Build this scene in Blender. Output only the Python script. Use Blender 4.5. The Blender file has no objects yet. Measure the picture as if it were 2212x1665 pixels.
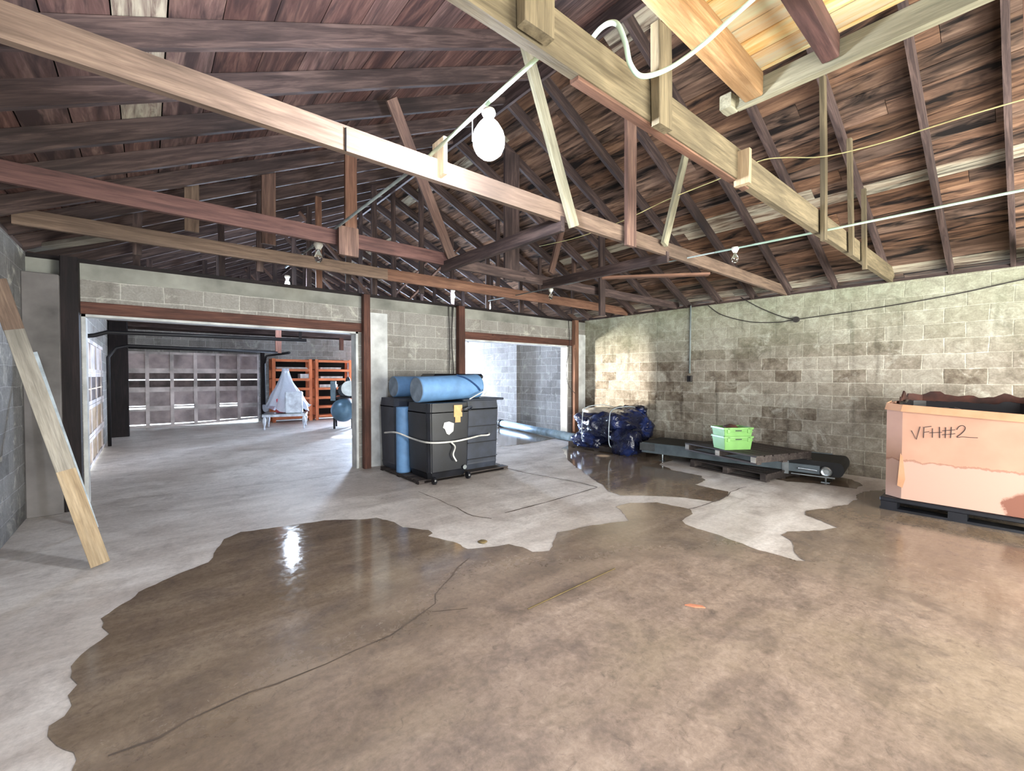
import bpy, bmesh, math, random
from mathutils import Vector, Matrix, noise
random.seed(7)
R = random.Random(11)
SC = bpy.context.scene
COL = SC.collection
# ------------------------------------------------------------------ camera
FPX = 944.25; YAW = .696; PITCH = .021
cam_d = bpy.data.cameras.new('camera'); cam = bpy.data.objects.new('camera', cam_d); COL.objects.link(cam)
cam_d.sensor_width = 36; cam_d.sensor_fit = 'HORIZONTAL'; cam_d.lens = 36 * FPX / 2212
cam_d.clip_start = .02; cam_d.clip_end = 200
cam.location = (0, 0, 1.5); cam.rotation_euler = (math.pi/2 - PITCH, 0, -YAW)
SC.camera = cam
# ------------------------------------------------------------------ colour management
SC.view_settings.view_transform = 'Standard'; SC.view_settings.look = 'None'
SC.view_settings.exposure = .95; SC.view_settings.gamma = 1; SC.view_settings.use_curve_mapping = False
# ------------------------------------------------------------------ world: bright day outside
W = bpy.data.worlds.new('daylight'); SC.world = W; W.use_nodes = True
wn = W.node_tree.nodes; wl = W.node_tree.links
wbg = wn['Background']; wbg.inputs['Strength'].default_value = 4.5
geo = wn.new('ShaderNodeTexCoord'); sep = wn.new('ShaderNodeSeparateXYZ'); mr = wn.new('ShaderNodeMapRange')
mr.inputs[1].default_value = -.5; mr.inputs[2].default_value = .5
mx = wn.new('ShaderNodeMix'); mx.data_type = 'RGBA'
mx.inputs[6].default_value = (.97, 1.0, .86, 1)     # sunlit greenery and gravel beyond the open front
mx.inputs[7].default_value = (.75, .88, 1.0, 1)     # open blue-white sky behind the building
wl.new(geo.outputs['Generated'], sep.inputs[0]); wl.new(sep.outputs['Y'], mr.inputs[0])
wl.new(mr.outputs[0], mx.inputs[0]); wl.new(mx.outputs[2], wbg.inputs['Color'])

def area_light(name, loc, rot, sx, sy, power, col):
    d = bpy.data.lights.new(name, 'AREA'); d.shape = 'RECTANGLE'; d.size = sx; d.size_y = sy
    d.energy = power; d.color = col
    o = bpy.data.objects.new(name, d); COL.objects.link(o); o.location = loc; o.rotation_euler = rot
    return o
# daylight through the open front doorway (behind the camera)
area_light('front_doorway_daylight', (4.9, -3.3, 1.25), (math.radians(97), 0, math.radians(-14)), 5.2, 2.2, 390, (1.0, .99, .94))
area_light('left_side_fill', (-.75, -2.0, 1.2), (math.radians(90), 0, math.radians(-70)), 1.6, 2.0, 120, (.90, .93, 1.0))  # added cool fill for the left part, as from an unseen doorway
area_light('rear_room_fill', (7.1, 16.3, 1.1), (math.radians(88), 0, math.radians(172)), 1.4, 2.0, 2900, (.60, .75, 1.0))  # added in an assumed doorway out of view, brightens the rear room

def spot(name, loc, target, power, angle, blend, col, size=.02):
    d = bpy.data.lights.new(name, 'SPOT'); d.energy = power; d.spot_size = angle; d.spot_blend = blend; d.color = col; d.shadow_soft_size = size
    o = bpy.data.objects.new(name, d); COL.objects.link(o); o.location = loc
    o.rotation_euler = (Vector(target) - Vector(loc)).to_track_quat('-Z', 'Y').to_euler(); return o
# spots added indoors in place of sun: by the side door, under the roof
spot('corner_patch_spot', (-.3, 10.2, .6), (8.2, 6.2, 1.25), 6500, math.radians(18), .9, (1.0, .93, .82), .25)
spot('sun_leak_spot', (6.3, 5.6, 4.05-.3), (6.58, 5.2, 0), 500, math.radians(4.2), .5, (1, .95, .85), .01)
spot('sun_leak_spot', (3.2, 11.6, 4.6), (3.75, 11.0, 0), 1500, math.radians(8), .5, (1, .97, .92), .01)

# ------------------------------------------------------------------ picture measurements -> points in the room
def ray(x, y):
    u = (x-1106)/FPX; v = -(y-832.5)/FPX
    cp, sp = math.cos(-PITCH), math.sin(-PITCH); fw = cp - v*sp; up = sp + v*cp
    cy, sy = math.cos(YAW), math.sin(YAW)
    return Vector((fw*sy+u*cy, fw*cy-u*sy, up))
def P(x, y, ax, d):
    r = ray(x, y); i = 'xyz'.index(ax); c = Vector((0, 0, 1.5)); return c + r*((d-c[i])/r[i])

H = 2.85; AX = 8.213; BY = 7.059; CX = -.996; S = .471; RX = (AX+CX)/2; RZ = H + S*(AX-RX)
Y0 = -3.6; Y1 = 16.6
def zr(x): return RZ - S*abs(x-RX)       # underside of the rafters

# ------------------------------------------------------------------ materials
def srgb(c):
    return tuple(((v/255)/12.92 if v/255 <= .04045 else ((v/255+.055)/1.055)**2.4) for v in c) + (1,)
class MB:
    """small node-material builder"""
    def __init__(s, name, rough=.8, metal=0, spec=.5):
        s.m = bpy.data.materials.new(name); s.m.use_nodes = True; s.t = s.m.node_tree; s.n = s.t.nodes; s.l = s.t.links
        s.b = s.n['Principled BSDF']; s.b.inputs['Roughness'].default_value = rough; s.b.inputs['Metallic'].default_value = metal
        s.b.inputs['Specular IOR Level'].default_value = spec
        s.co = None
    def coord(s, kind='Object', scale=(1, 1, 1), loc=(0, 0, 0)):
        if kind == 'World':
            g = s.n.new('ShaderNodeNewGeometry'); o = g.outputs['Position']
        else:
            g = s.n.new('ShaderNodeTexCoord'); o = g.outputs[kind]
        mp = s.n.new('ShaderNodeMapping'); mp.inputs['Scale'].default_value = scale; mp.inputs['Location'].default_value = loc
        s.l.new(o, mp.inputs[0]); return mp.outputs[0]
    def objrand(s, co, k=50):
        oi = s.n.new('ShaderNodeObjectInfo'); m = s.n.new('ShaderNodeMath'); m.operation = 'MULTIPLY'; m.inputs[1].default_value = k
        s.l.new(oi.outputs['Random'], m.inputs[0]); v = s.n.new('ShaderNodeVectorMath'); v.operation = 'ADD'
        s.l.new(co, v.inputs[0]); s.l.new(m.outputs[0], v.inputs[1]); return v.outputs[0]
    def noise(s, co, scale, detail=4, rough=.55, dist=0):
        t = s.n.new('ShaderNodeTexNoise'); t.inputs['Scale'].default_value = scale; t.inputs['Detail'].default_value = detail
        t.inputs['Roughness'].default_value = rough; t.inputs['Distortion'].default_value = dist; s.l.new(co, t.inputs['Vector']); return t.outputs[0]
    def ramp(s, fac, stops):
        r = s.n.new('ShaderNodeValToRGB'); e = r.color_ramp.elements
        while len(e) > 1: e.remove(e[-1])
        for i, (p, c) in enumerate(stops):
            if len(c) == 3: c = srgb(c)
            x = e[0] if i == 0 else e.new(p); x.position = p; x.color = c
        s.l.new(fac, r.inputs[0]); return r.outputs[0]
    def g(s, fac, lo, hi):
        return s.ramp(fac, [(lo, (0, 0, 0, 1)), (hi, (1, 1, 1, 1))])
    def mix(s, fac, a, b, mode='MIX'):
        m = s.n.new('ShaderNodeMix'); m.data_type = 'RGBA'; m.blend_type = mode
        for i, v in ((0, fac), (6, a), (7, b)):
            if isinstance(v, (int, float)): m.inputs[i].default_value = v
            elif isinstance(v, tuple): m.inputs[i].default_value = v if len(v) == 4 else srgb(v)
            else: s.l.new(v, m.inputs[i])
        return m.outputs[2]
    def math(s, op, a, b=0):
        m = s.n.new('ShaderNodeMath'); m.operation = op
        for i, v in ((0, a), (1, b)):
            if isinstance(v, (int, float)): m.inputs[i].default_value = v
            else: s.l.new(v, m.inputs[i])
        return m.outputs[0]
    def col(s, c):
        if isinstance(c, tuple): s.b.inputs['Base Color'].default_value = c if len(c) == 4 else srgb(c)
        else: s.l.new(c, s.b.inputs['Base Color'])
        return s
    def rough(s, r): s.l.new(r, s.b.inputs['Roughness']); return s
    def bump(s, h, strength=.3, dist=.01):
        b = s.n.new('ShaderNodeBump'); b.inputs['Strength'].default_value = strength; b.inputs['Distance'].default_value = dist
        s.l.new(h, b.inputs['Height']); s.l.new(b.outputs[0], s.b.inputs['Normal']); return s
    def map(s, v, a, b, c, d):
        m = s.n.new('ShaderNodeMapRange'); m.inputs[1].default_value = a; m.inputs[2].default_value = b; m.inputs[3].default_value = c; m.inputs[4].default_value = d
        s.l.new(v, m.inputs[0]); return m.outputs[0]

def plain(name, c, rough=.6, metal=0, spec=.5, var=.12, scale=6):
    b = MB(name, rough, metal, spec); co = b.coord('Object')
    n = b.noise(co, scale, 5); d = tuple(int(v*(1-var*1.6)) for v in c); l = tuple(min(255, int(v*(1+var))) for v in c)
    b.col(b.ramp(n, [(.3, d), (.7, l)])); b.bump(b.noise(co, scale*8, 3), .15, .003); return b.m

def wood(name, dark, mid, light, rough=.75, stain=None, grain=1.0, bump=.35, vary=.25):
    b = MB(name, rough, 0, .35)
    co = b.objrand(b.coord('Object'))
    mp = b.n.new('ShaderNodeMapping'); mp.inputs['Scale'].default_value = (1.2, 14, 14); b.l.new(co, mp.inputs[0]); st = mp.outputs[0]
    g1 = b.noise(st, 1.6*grain, 6, .62, .6); big = b.noise(co, .9, 3, .5)
    c = b.ramp(g1, [(.22, dark), (.48, mid), (.78, light)])
    mp2 = b.n.new('ShaderNodeMapping'); mp2.inputs['Scale'].default_value = (3, 60, 60); b.l.new(co, mp2.inputs[0])
    fine = b.noise(mp2.outputs[0], 1.5, 4, .7)
    c = b.mix(.45, c, b.ramp(fine, [(.3, (70, 60, 55)), (.6, (215, 210, 205))]), 'MULTIPLY')
    c = b.mix(b.g(big, .5, .78), c, stain or tuple(int(v*.55) for v in mid))
    # knots
    vo = b.n.new('ShaderNodeTexVoronoi'); vo.inputs['Scale'].default_value = 1.7; vo.inputs['Randomness'].default_value = 1
    mp3 = b.n.new('ShaderNodeMapping'); mp3.inputs['Scale'].default_value = (1, 2.2, 2.2); b.l.new(co, mp3.inputs[0]); b.l.new(mp3.outputs[0], vo.inputs['Vector'])
    c = b.mix(b.map(vo.outputs['Distance'], .02, .06, .75, 0), c, tuple(int(v*.4) for v in dark))
    oi = b.n.new('ShaderNodeObjectInfo'); hs = b.n.new('ShaderNodeHueSaturation'); b.l.new(c, hs.inputs['Color'])
    b.l.new(b.map(oi.outputs['Random'], 0, 1, 1-vary, 1+vary), hs.inputs['Value'])
    b.col(hs.outputs[0]); b.bump(b.mix(.5, g1, fine), bump, .006); return b.m

M = {}
M['chord_tan'] = wood('tan_joist_wood', (84, 70, 60), (124, 104, 90), (156, 134, 116), vary=.06)
M['chord_red'] = wood('reddish_joist_wood', (92, 66, 56), (134, 98, 80), (168, 128, 104), vary=.1)
M['chord_green'] = wood('weathered_greenish_wood', (84, 76, 58), (124, 112, 88), (160, 146, 116), vary=.05)
M['chord_dark'] = wood('dark_joist_wood', (60, 42, 40), (96, 68, 64), (126, 92, 84), vary=.12)
M['rafter'] = wood('dark_rafter_wood', (40, 32, 33), (76, 62, 60), (124, 104, 98), vary=.25)
M['web'] = wood('web_wood', (70, 54, 50), (118, 92, 82), (160, 130, 112), vary=.3)
M['pale'] = wood('pale_grey_wood', (112, 110, 92), (160, 156, 132), (196, 192, 166), vary=.05)
M['yellow'] = wood('loft_wood', (136, 100, 62), (186, 144, 98), (222, 186, 138), vary=.1)
M['newwood'] = wood('fresh_lumber', (150, 128, 100), (190, 168, 136), (214, 194, 164), vary=.04)
M['greywood'] = wood('grey_lumber', (128, 122, 112), (172, 166, 154), (204, 198, 186), vary=.04)
M['brownpost'] = wood('brown_post_wood', (58, 38, 32), (98, 64, 54), (136, 92, 76), vary=.1)
M['blackpost'] = wood('blackened_post_wood', (14, 10, 12), (32, 24, 26), (52, 40, 40), vary=.1)
M['orange'] = wood('orange_rack_wood', (176, 92, 56), (222, 128, 84), (246, 164, 118), vary=.06)
M['palletwood'] = wood('dark_pallet_wood', (38, 33, 32), (66, 58, 56), (102, 94, 90), vary=.15)

def boards_mat(name, dark, mid, light, stain):
    b = MB(name, .85, 0, .25); co = b.coord('Object')
    at = b.n.new('ShaderNodeAttribute'); at.attribute_name = 'board'; sp_ = b.n.new('ShaderNodeSeparateColor'); b.l.new(at.outputs['Color'], sp_.inputs[0])
    rnd = sp_.outputs[0]; off = b.n.new('ShaderNodeVectorMath'); off.operation = 'MULTIPLY_ADD'
    b.l.new(at.outputs['Color'], off.inputs[0]); off.inputs[1].default_value = (37, 51, 23); b.l.new(co, off.inputs[2])
    mp = b.n.new('ShaderNodeMapping'); mp.inputs['Scale'].default_value = (12, 1.0, 12); b.l.new(off.outputs[0], mp.inputs[0])
    g1 = b.noise(mp.outputs[0], 1.5, 6, .65, .8)
    mp2 = b.n.new('ShaderNodeMapping'); mp2.inputs['Scale'].default_value = (5, .7, 5); b.l.new(off.outputs[0], mp2.inputs[0])
    big = b.noise(mp2.outputs[0], 1.3, 4, .6, 1.2)
    c = b.ramp(g1, [(.25, dark), (.5, mid), (.75, light)])
    c = b.mix(b.g(big, .46, .64), c, stain)
    hs = b.n.new('ShaderNodeHueSaturation'); b.l.new(c, hs.inputs['Color']); b.l.new(b.map(rnd, 0, 1, .7, 1.3), hs.inputs['Value'])
    b.l.new(b.map(sp_.outputs[1], 0, 1, .8, 1.1), hs.inputs['Saturation'])
    # the odd board carries white mildew
    wh = b.mix(b.math('MULTIPLY', b.map(sp_.outputs[2], .93, .95, 0, .75), b.g(g1, .35, .6)), hs.outputs[0], (196, 190, 170))
    b.col(wh); b.bump(g1, .4, .006); return b.m
M['boards_left'] = boards_mat('roof_boards_left', (62, 44, 42), (96, 72, 68), (134, 106, 96), (60, 46, 46))
M['boards_right'] = boards_mat('roof_boards_right', (58, 42, 34), (112, 86, 70), (156, 124, 100), (26, 20, 19))
M['boards_loft'] = boards_mat('lit_loft_boards', (190, 140, 84), (228, 180, 110), (244, 222, 164), (226, 226, 180))  # bounced light from below is put into these board colours
M['felt'] = plain('roofing_felt', (18, 15, 15), .95)

def block_mat(name, c1, c2, mortar, stain, stain_amt, green=None, whiteband=None, drip=.5):
    b = MB(name, .92, 0, .2)
    g = b.n.new('ShaderNodeNewGeometry'); sp_ = b.n.new('ShaderNodeSeparateXYZ'); b.l.new(g.outputs['Position'], sp_.inputs[0])
    sn = b.n.new('ShaderNodeSeparateXYZ'); b.l.new(g.outputs['True Normal'], sn.inputs[0])
    ax = b.math('GREATER_THAN', b.math('ABSOLUTE', sn.outputs['X']), .5)
    u = b.n.new('ShaderNodeMix'); b.l.new(ax, u.inputs[0]); b.l.new(sp_.outputs['X'], u.inputs[2]); b.l.new(sp_.outputs['Y'], u.inputs[3])
    cb = b.n.new('ShaderNodeCombineXYZ'); b.l.new(u.outputs[0], cb.inputs[0]); b.l.new(sp_.outputs['Z'], cb.inputs[1])
    # slight hand-laid waviness of the joints
    wob = b.n.new('ShaderNodeVectorMath'); wob.operation = 'MULTIPLY_ADD'
    nt = b.n.new('ShaderNodeTexNoise'); nt.inputs['Scale'].default_value = 2.2; nt.inputs['Detail'].default_value = 5; b.l.new(cb.outputs[0], nt.inputs['Vector'])
    b.l.new(nt.outputs['Color'], wob.inputs[0]); wob.inputs[1].default_value = (.05, .045, 0); b.l.new(cb.outputs[0], wob.inputs[2])
    br = b.n.new('ShaderNodeTexBrick'); br.inputs['Scale'].default_value = 1; br.inputs['Brick Width'].default_value = .41; br.inputs['Row Height'].default_value = .203
    br.inputs['Mortar Size'].default_value = .008; br.inputs['Mortar Smooth'].default_value = .4; br.inputs['Bias'].default_value = 0
    br.inputs['Color1'].default_value = srgb(c1); br.inputs['Color2'].default_value = srgb(c2); br.inputs['Mortar'].default_value = srgb(mortar)
    b.l.new(wob.outputs[0], br.inputs['Vector'])
    c = br.outputs['Color']
    # large blotches
    big = b.noise(cb.outputs[0], .75, 6, .62, .4); med = b.noise(cb.outputs[0], 4, 5, .6)
    msk = b.math('MULTIPLY', b.g(big, .47, .62), b.map(med, .3, .6, .3, 1.0))
    c = b.mix(b.math('MULTIPLY', msk, stain_amt), c, stain)
    # per-block stain
    vr = b.n.new('ShaderNodeTexBrick'); 
    for k in ('Scale', 'Brick Width', 'Row Height', 'Mortar Size'): vr.inputs[k].default_value = br.inputs[k].default_value
    vr.inputs['Mortar Size'].default_value = 0; vr.inputs['Color1'].default_value = (0, 0, 0, 1); vr.inputs['Color2'].default_value = (1, 1, 1, 1)
    b.l.new(wob.outputs[0], vr.inputs['Vector'])
    low = b.map(sp_.outputs['Z'], 1.9, 2.3, 1, .1)
    rb = b.math('MULTIPLY', b.math('MULTIPLY', b.g(vr.outputs['Color'], .66, .85), b.map(b.noise(cb.outputs[0], 5, 6, .7), .42, .62, 0, 1)), stain_amt*.8)
    rb = b.math('MULTIPLY', rb, low)
    c = b.mix(rb, c, stain)
    # drips
    mp = b.n.new('ShaderNodeMapping'); mp.inputs['Scale'].default_value = (5, .45, 1); b.l.new(cb.outputs[0], mp.inputs[0])
    dr = b.noise(mp.outputs[0], 1.4, 4, .6)
    c = b.mix(b.math('MULTIPLY', b.g(dr, .56, .72), drip), c, tuple(int(v*.5) for v in stain))
    # pale efflorescence
    c = b.mix(b.math('MULTIPLY', b.g(b.noise(cb.outputs[0], 2.6, 6, .7, 1.0), .56, .68), .55), c, (222, 220, 208))
    if green: c = b.mix(b.math('MULTIPLY', b.map(sp_.outputs['Z'], 1.7, 2.75, 0, .75), b.map(big, .3, .7, .6, 1)), c, green)
    # darker towards the foot of the wall
    c = b.mix(b.map(sp_.outputs['Z'], 0, .35, .45, 0), c, tuple(int(v*.8) for v in stain))
    c = b.mix(.5*stain_amt, c, b.ramp(b.noise(cb.outputs[0], 7, 7, .72, .8), [(.36, (110, 98, 84)), (.5, (200, 196, 188)), (.62, (255, 255, 255))]), 'MULTIPLY')
    c = b.mix(.35, c, b.ramp(b.noise(cb.outputs[0], 45, 4, .7), [(.3, (120, 120, 120)), (.65, (255, 255, 255))]), 'MULTIPLY')
    b.col(c)
    h = b.mix(.25, b.math('SUBTRACT', 1, br.outputs['Fac']), b.noise(cb.outputs[0], 30, 4, .7)); b.bump(h, .6, .012); return b.m
M['block_right'] = block_mat('stained_block_masonry', (184, 178, 166), (160, 150, 136), (212, 206, 192), (88, 74, 60), .85, green=(184, 192, 166))
M['block_back'] = block_mat('grey_block_masonry', (166, 163, 157), (156, 152, 146), (200, 197, 190), (112, 104, 92), .35, drip=.25)
M['block_rear'] = block_mat('rear_block_masonry', (172, 169, 165), (150, 146, 142), (204, 200, 196), (110, 102, 96), .4, drip=.3)
M['block_left'] = block_mat('blue_grey_block_masonry', (140, 139, 138), (126, 125, 124), (156, 156, 156), (78, 76, 76), .5)
M['whitewash'] = plain('whitewashed_masonry', (200, 202, 200), .9, var=.1, scale=4)
M['bondbeam'] = plain('smooth_concrete_band', (142, 142, 134), .9, var=.14, scale=2)

M['pilaster'] = plain('dark_smooth_pilaster', (112, 108, 106), .9, var=.2, scale=1.5)
def concrete(name, wet):
    b = MB(name, .7, 0, .5 if wet else .35); co = b.coord('World')
    mp = b.n.new('ShaderNodeMapping'); mp.inputs['Rotation'].default_value = (0, 0, math.radians(38)); mp.inputs['Scale'].default_value = (.5, 2.2, 1); b.l.new(co, mp.inputs[0])
    st = b.noise(mp.outputs[0], 1.6, 8, .66, .5); big = b.noise(co, .55, 6, .6, .6); med = b.noise(co, 3.2, 8, .7, .4); fine = b.noise(co, 26, 5, .75); spk = b.noise(co, 16, 7, .75, .8)
    if not wet:
        c = b.ramp(st, [(.25, (172, 162, 154)), (.5, (208, 200, 193)), (.75, (230, 224, 218))])
        c = b.mix(b.math('MULTIPLY', b.g(big, .46, .66), .6), c, (148, 134, 124))
        c = b.mix(b.math('MULTIPLY', b.g(med, .5, .68), .5), c, (136, 124, 116))
        b.rough(b.map(st, .3, .7, .38, .62)); bs = .12
    else:
        c = b.ramp(st, [(.25, (98, 84, 70)), (.5, (122, 106, 90)), (.75, (144, 128, 110))])
        sp_ = b.n.new('ShaderNodeSeparateXYZ'); b.l.new(co, sp_.inputs[0])
        # half-dried silt: paler, mottled, towards the front of the slab
        dx = b.math('MULTIPLY', b.math('SUBTRACT', sp_.outputs['X'], 2.3), .62); dy = b.math('MULTIPLY', b.math('SUBTRACT', sp_.outputs['Y'], .7), .8)
        t = b.math('SQRT', b.math('ADD', b.math('MULTIPLY', dx, dx), b.math('MULTIPLY', dy, dy)))
        t = b.math('ADD', t, b.math('MULTIPLY', b.math('SUBTRACT', b.noise(co, 1.3, 3, .5), .5), 1.6)); dry = b.map(t, 2.1, .7, 0, 1)
        silt = b.ramp(b.mix(.5, spk, st), [(.32, (96, 82, 72)), (.44, (136, 118, 105)), (.54, (158, 138, 124)), (.7, (186, 166, 152))])
        silt = b.mix(b.math('MULTIPLY', b.g(big, .48, .6), .4), silt, (150, 134, 110))
        c = b.mix(b.math('MULTIPLY', dry, .85), c, silt)
        c = b.mix(b.math('MULTIPLY', b.g(med, .48, .66), .6), c, (92, 80, 74))
        c = b.mix(b.math('MULTIPLY', b.g(b.noise(co, 14, 6, .75, 1.0), .56, .68), .5), c, (84, 72, 66))
        near = b.math('ADD', b.map(sp_.outputs['Y'], 1.6, 3.0, .30, .0), b.map(sp_.outputs['X'], 2.2, 4.5, 0, -.3)); near = b.math('MAXIMUM', near, 0)
        rr = b.math('ADD', b.math('ADD', b.map(dry, 0, 1, .06, .36), near), b.map(spk, .35, .7, -.04, .1)); b.rough(rr); bs = .07
    c = b.mix(.3, c, b.ramp(fine, [(.3, (120, 115, 110)), (.6, (255, 255, 255))]), 'MULTIPLY')
    b.col(c); b.bump(b.mix(.4, med, fine), bs, .01); return b.m
M['floor'] = concrete('dry_concrete', False)
M['wet'] = concrete('wet_concrete', True)
M['crack'] = plain('crack_dirt', (84, 72, 62), .95)

M['black_plastic'] = plain('black_plastic', (22, 24, 30), .36, var=.2)
M['grey_plastic'] = plain('charcoal_plastic', (52, 57, 68), .4, var=.12)
M['blue_foam'] = plain('blue_foam', (104, 146, 190), .6, var=.06)
M['foam_end'] = plain('grey_foam_end', (126, 140, 154), .8, var=.12)
M['strap_white'] = plain('white_strap', (212, 210, 204), .6)
M['strap_blue'] = plain('dark_blue_strap', (30, 66, 110), .6)
M['tan'] = plain('tan_cardboard_tag', (206, 168, 116), .85)
M['paper'] = plain('torn_paper', (214, 214, 208), .85)
M['steel'] = plain('galvanised_steel', (168, 176, 180), .3, 1, var=.08)
M['track'] = plain('blackened_steel', (28, 26, 30), .5, .3)
M['conduit'] = plain('painted_conduit', (186, 212, 190), .45, var=.05)
M['conduit_dark'] = plain('grey_conduit', (128, 138, 138), .5)
M['ceramic'] = plain('white_ceramic', (214, 212, 200), .3)
M['cable'] = plain('dark_cable', (50, 46, 44), .6)
M['cord'] = plain('yellowed_cord', (196, 186, 132), .6)
M['conv_frame'] = plain('grey_painted_steel', (88, 98, 104), .45, .1, var=.1)
M['belt'] = plain('black_rubber_belt', (14, 14, 16), .7)
M['crate'] = plain('lime_green_plastic', (112, 160, 88), .4, var=.04)
M['ink'] = plain('black_marker', (44, 38, 42), .8)
M['pipe'] = plain('blue_grey_pipe', (150, 176, 196), .3, .2)
M['white_metal'] = plain('white_enamel', (212, 220, 234), .4)
M['red'] = plain('faded_red_paint', (190, 70, 84), .6)
M['tank'] = plain('blue_grey_tank', (86, 116, 138), .35, .2, var=.08)
M['engine'] = plain('dirty_engine', (38, 44, 50), .45, .5, var=.4, scale=18)
M['panelbox'] = plain('grey_panel_box', (92, 110, 120), .5)
M['door_paint'] = plain('dirty_white_door', (206, 196, 194), .75, var=.14, scale=2.5)
M['door_recess_shade'] = plain('shaded_door_panel', (172, 158, 158), .8, var=.16, scale=2)  # darker copy of the door paint, recess shading put into the colour
M['door_tan'] = plain('tan_door_panel', (176, 152, 124), .8, var=.1)
M['door_dim'] = plain('boarded_door_light', (96, 84, 82), .8, var=.2)
M['wetcard'] = plain('dark_soaked_cardboard', (70, 40, 32), .8, var=.3)
M['liner'] = plain('black_plastic_liner', (24, 18, 20), .3, var=.3)
M['brownpaper'] = plain('stored_papers', (196, 192, 190), .8)
M['slab_grey'] = plain('pale_trim_board', (186, 198, 206), .5)
M['debris'] = plain('wet_leaf_litter', (104, 88, 56), .9)
M['chip'] = plain('orange_brick_chip', (196, 128, 98), .9)

def emis(name, col, st):
    m = bpy.data.materials.new(name); m.use_nodes = True; n = m.node_tree.nodes; n.remove(n['Principled BSDF'])
    e = n.new('ShaderNodeEmission'); e.inputs[0].default_value = col + (1,); e.inputs[1].default_value = st
    m.node_tree.links.new(e.outputs[0], n['Material Output'].inputs[0]); return m
M['bulb_hot'] = emis('lit_lamp_glass', (.84, .9, 1.0), 420)
M['bulb_rear'] = emis('lit_rear_lamp_glass', (.70, .83, 1.0), 600)
gb = MB('clear_bulb_glass', .06, 0, .5); gb.b.inputs['Transmission Weight'].default_value = 1.0; gb.b.inputs['Base Color'].default_value = (.9, .95, .92, 1); M['glass'] = gb.m
# cardboard of the big box: pale tide mark above a soaked lower part
cb_ = MB('damp_cardboard', .85, 0, .2); co = cb_.coord('World'); sp_ = cb_.n.new('ShaderNodeSeparateXYZ'); cb_.l.new(co, sp_.inputs[0])
n1 = cb_.noise(co, 5, 6, .7); zz = cb_.math('ADD', sp_.outputs['Z'], cb_.math('MULTIPLY', cb_.math('SUBTRACT', n1, .5), .14))
c = cb_.ramp(cb_.noise(co, 1.5, 4), [(.3, (164, 126, 108)), (.7, (184, 146, 126))])
c = cb_.mix(cb_.map(zz, .58, .565, 0, 1), c, (178, 146, 132))
lin = cb_.math('MULTIPLY', cb_.map(zz, .555, .565, 0, 1), cb_.map(zz, .575, .585, 1, 0)); c = cb_.mix(cb_.math('MULTIPLY', lin, .6), c, (132, 86, 72))
yy = cb_.math('ADD', sp_.outputs['Y'], cb_.math('MULTIPLY', n1, .3)); bl = cb_.math('MULTIPLY', cb_.map(yy, .33, .30, 0, 1), cb_.map(cb_.math('ADD', zz, cb_.math('MULTIPLY', sp_.outputs['Y'], .7)), .44, .40, 0, 1))
c = cb_.mix(cb_.math('MULTIPLY', bl, .85), c, (112, 66, 52))
cb_.col(c); cb_.bump(cb_.noise(co, 12, 4), .15, .004); M['cardboard'] = cb_.m
cp_ = MB('cardboard_flap', .85, 0, .2); co = cp_.coord('World'); cp_.col(cp_.ramp(cp_.noise(co, 4, 5), [(.3, (172, 128, 98)), (.7, (192, 150, 120))])); M['flap'] = cp_.m
# tarp
tp = MB('dark_blue_tarpaulin', .22, 0, .6); co = tp.coord('Object'); n1 = tp.noise(co, 2.2, 3, .5, 1.0)
tp.col(tp.ramp(n1, [(.3, (16, 18, 34)), (.5, (24, 30, 58)), (.7, (36, 54, 112))])); tp.bump(tp.noise(co, 4.5, 4, .5, 1.6), .9, .045); M['tarp'] = tp.m
tt = MB('pale_top_sheen', .35, 0, .5); co = tt.coord('Object'); tt.col(tt.ramp(tt.noise(co, 5, 5), [(.3, (150, 140, 128)), (.7, (214, 206, 190))])); tt.bump(tt.noise(co, 8, 6, .7, 2), .8, .03); M['topsheen'] = tt.m  # pale layer with the tarp top's reflection put into its colour
ps = MB('clear_plastic_sheet', .25, 0, .5); co = ps.coord('Object'); ps.col((214, 222, 236)); ps.b.inputs['Alpha'].default_value = .72; ps.bump(ps.noise(co, 9, 6, .7, 2), .8, .04); M['sheet'] = ps.m

# ------------------------------------------------------------------ mesh helpers
def finish(name, bm, mat, parent=None, smooth=False, bevel=0):
    if bevel:
        bmesh.ops.bevel(bm, geom=[e for e in bm.edges], offset=bevel, segments=1, affect='EDGES')
    me = bpy.data.meshes.new(name); bmesh.ops.recalc_face_normals(bm, faces=bm.faces); bm.to_mesh(me); bm.free()
    mats = mat if isinstance(mat, (list, tuple)) else [mat]
    for m in mats: me.materials.append(M[m] if isinstance(m, str) else m)
    if smooth:
        for p in me.polygons: p.use_smooth = True
    o = bpy.data.objects.new(name, me); COL.objects.link(o)
    if parent is not None: o.parent = parent
    return o
def box(bm, x0, x1, y0, y1, z0, z1, mi=0):
    v = [bm.verts.new(p) for p in ((x0,y0,z0),(x1,y0,z0),(x1,y1,z0),(x0,y1,z0),(x0,y0,z1),(x1,y0,z1),(x1,y1,z1),(x0,y1,z1))]
    for f in ((0,3,2,1),(4,5,6,7),(0,1,5,4),(1,2,6,5),(2,3,7,6),(3,0,4,7)):
        fc = bm.faces.new([v[i] for i in f]); fc.material_index = mi
    return v
def NB(): return bmesh.new()
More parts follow.
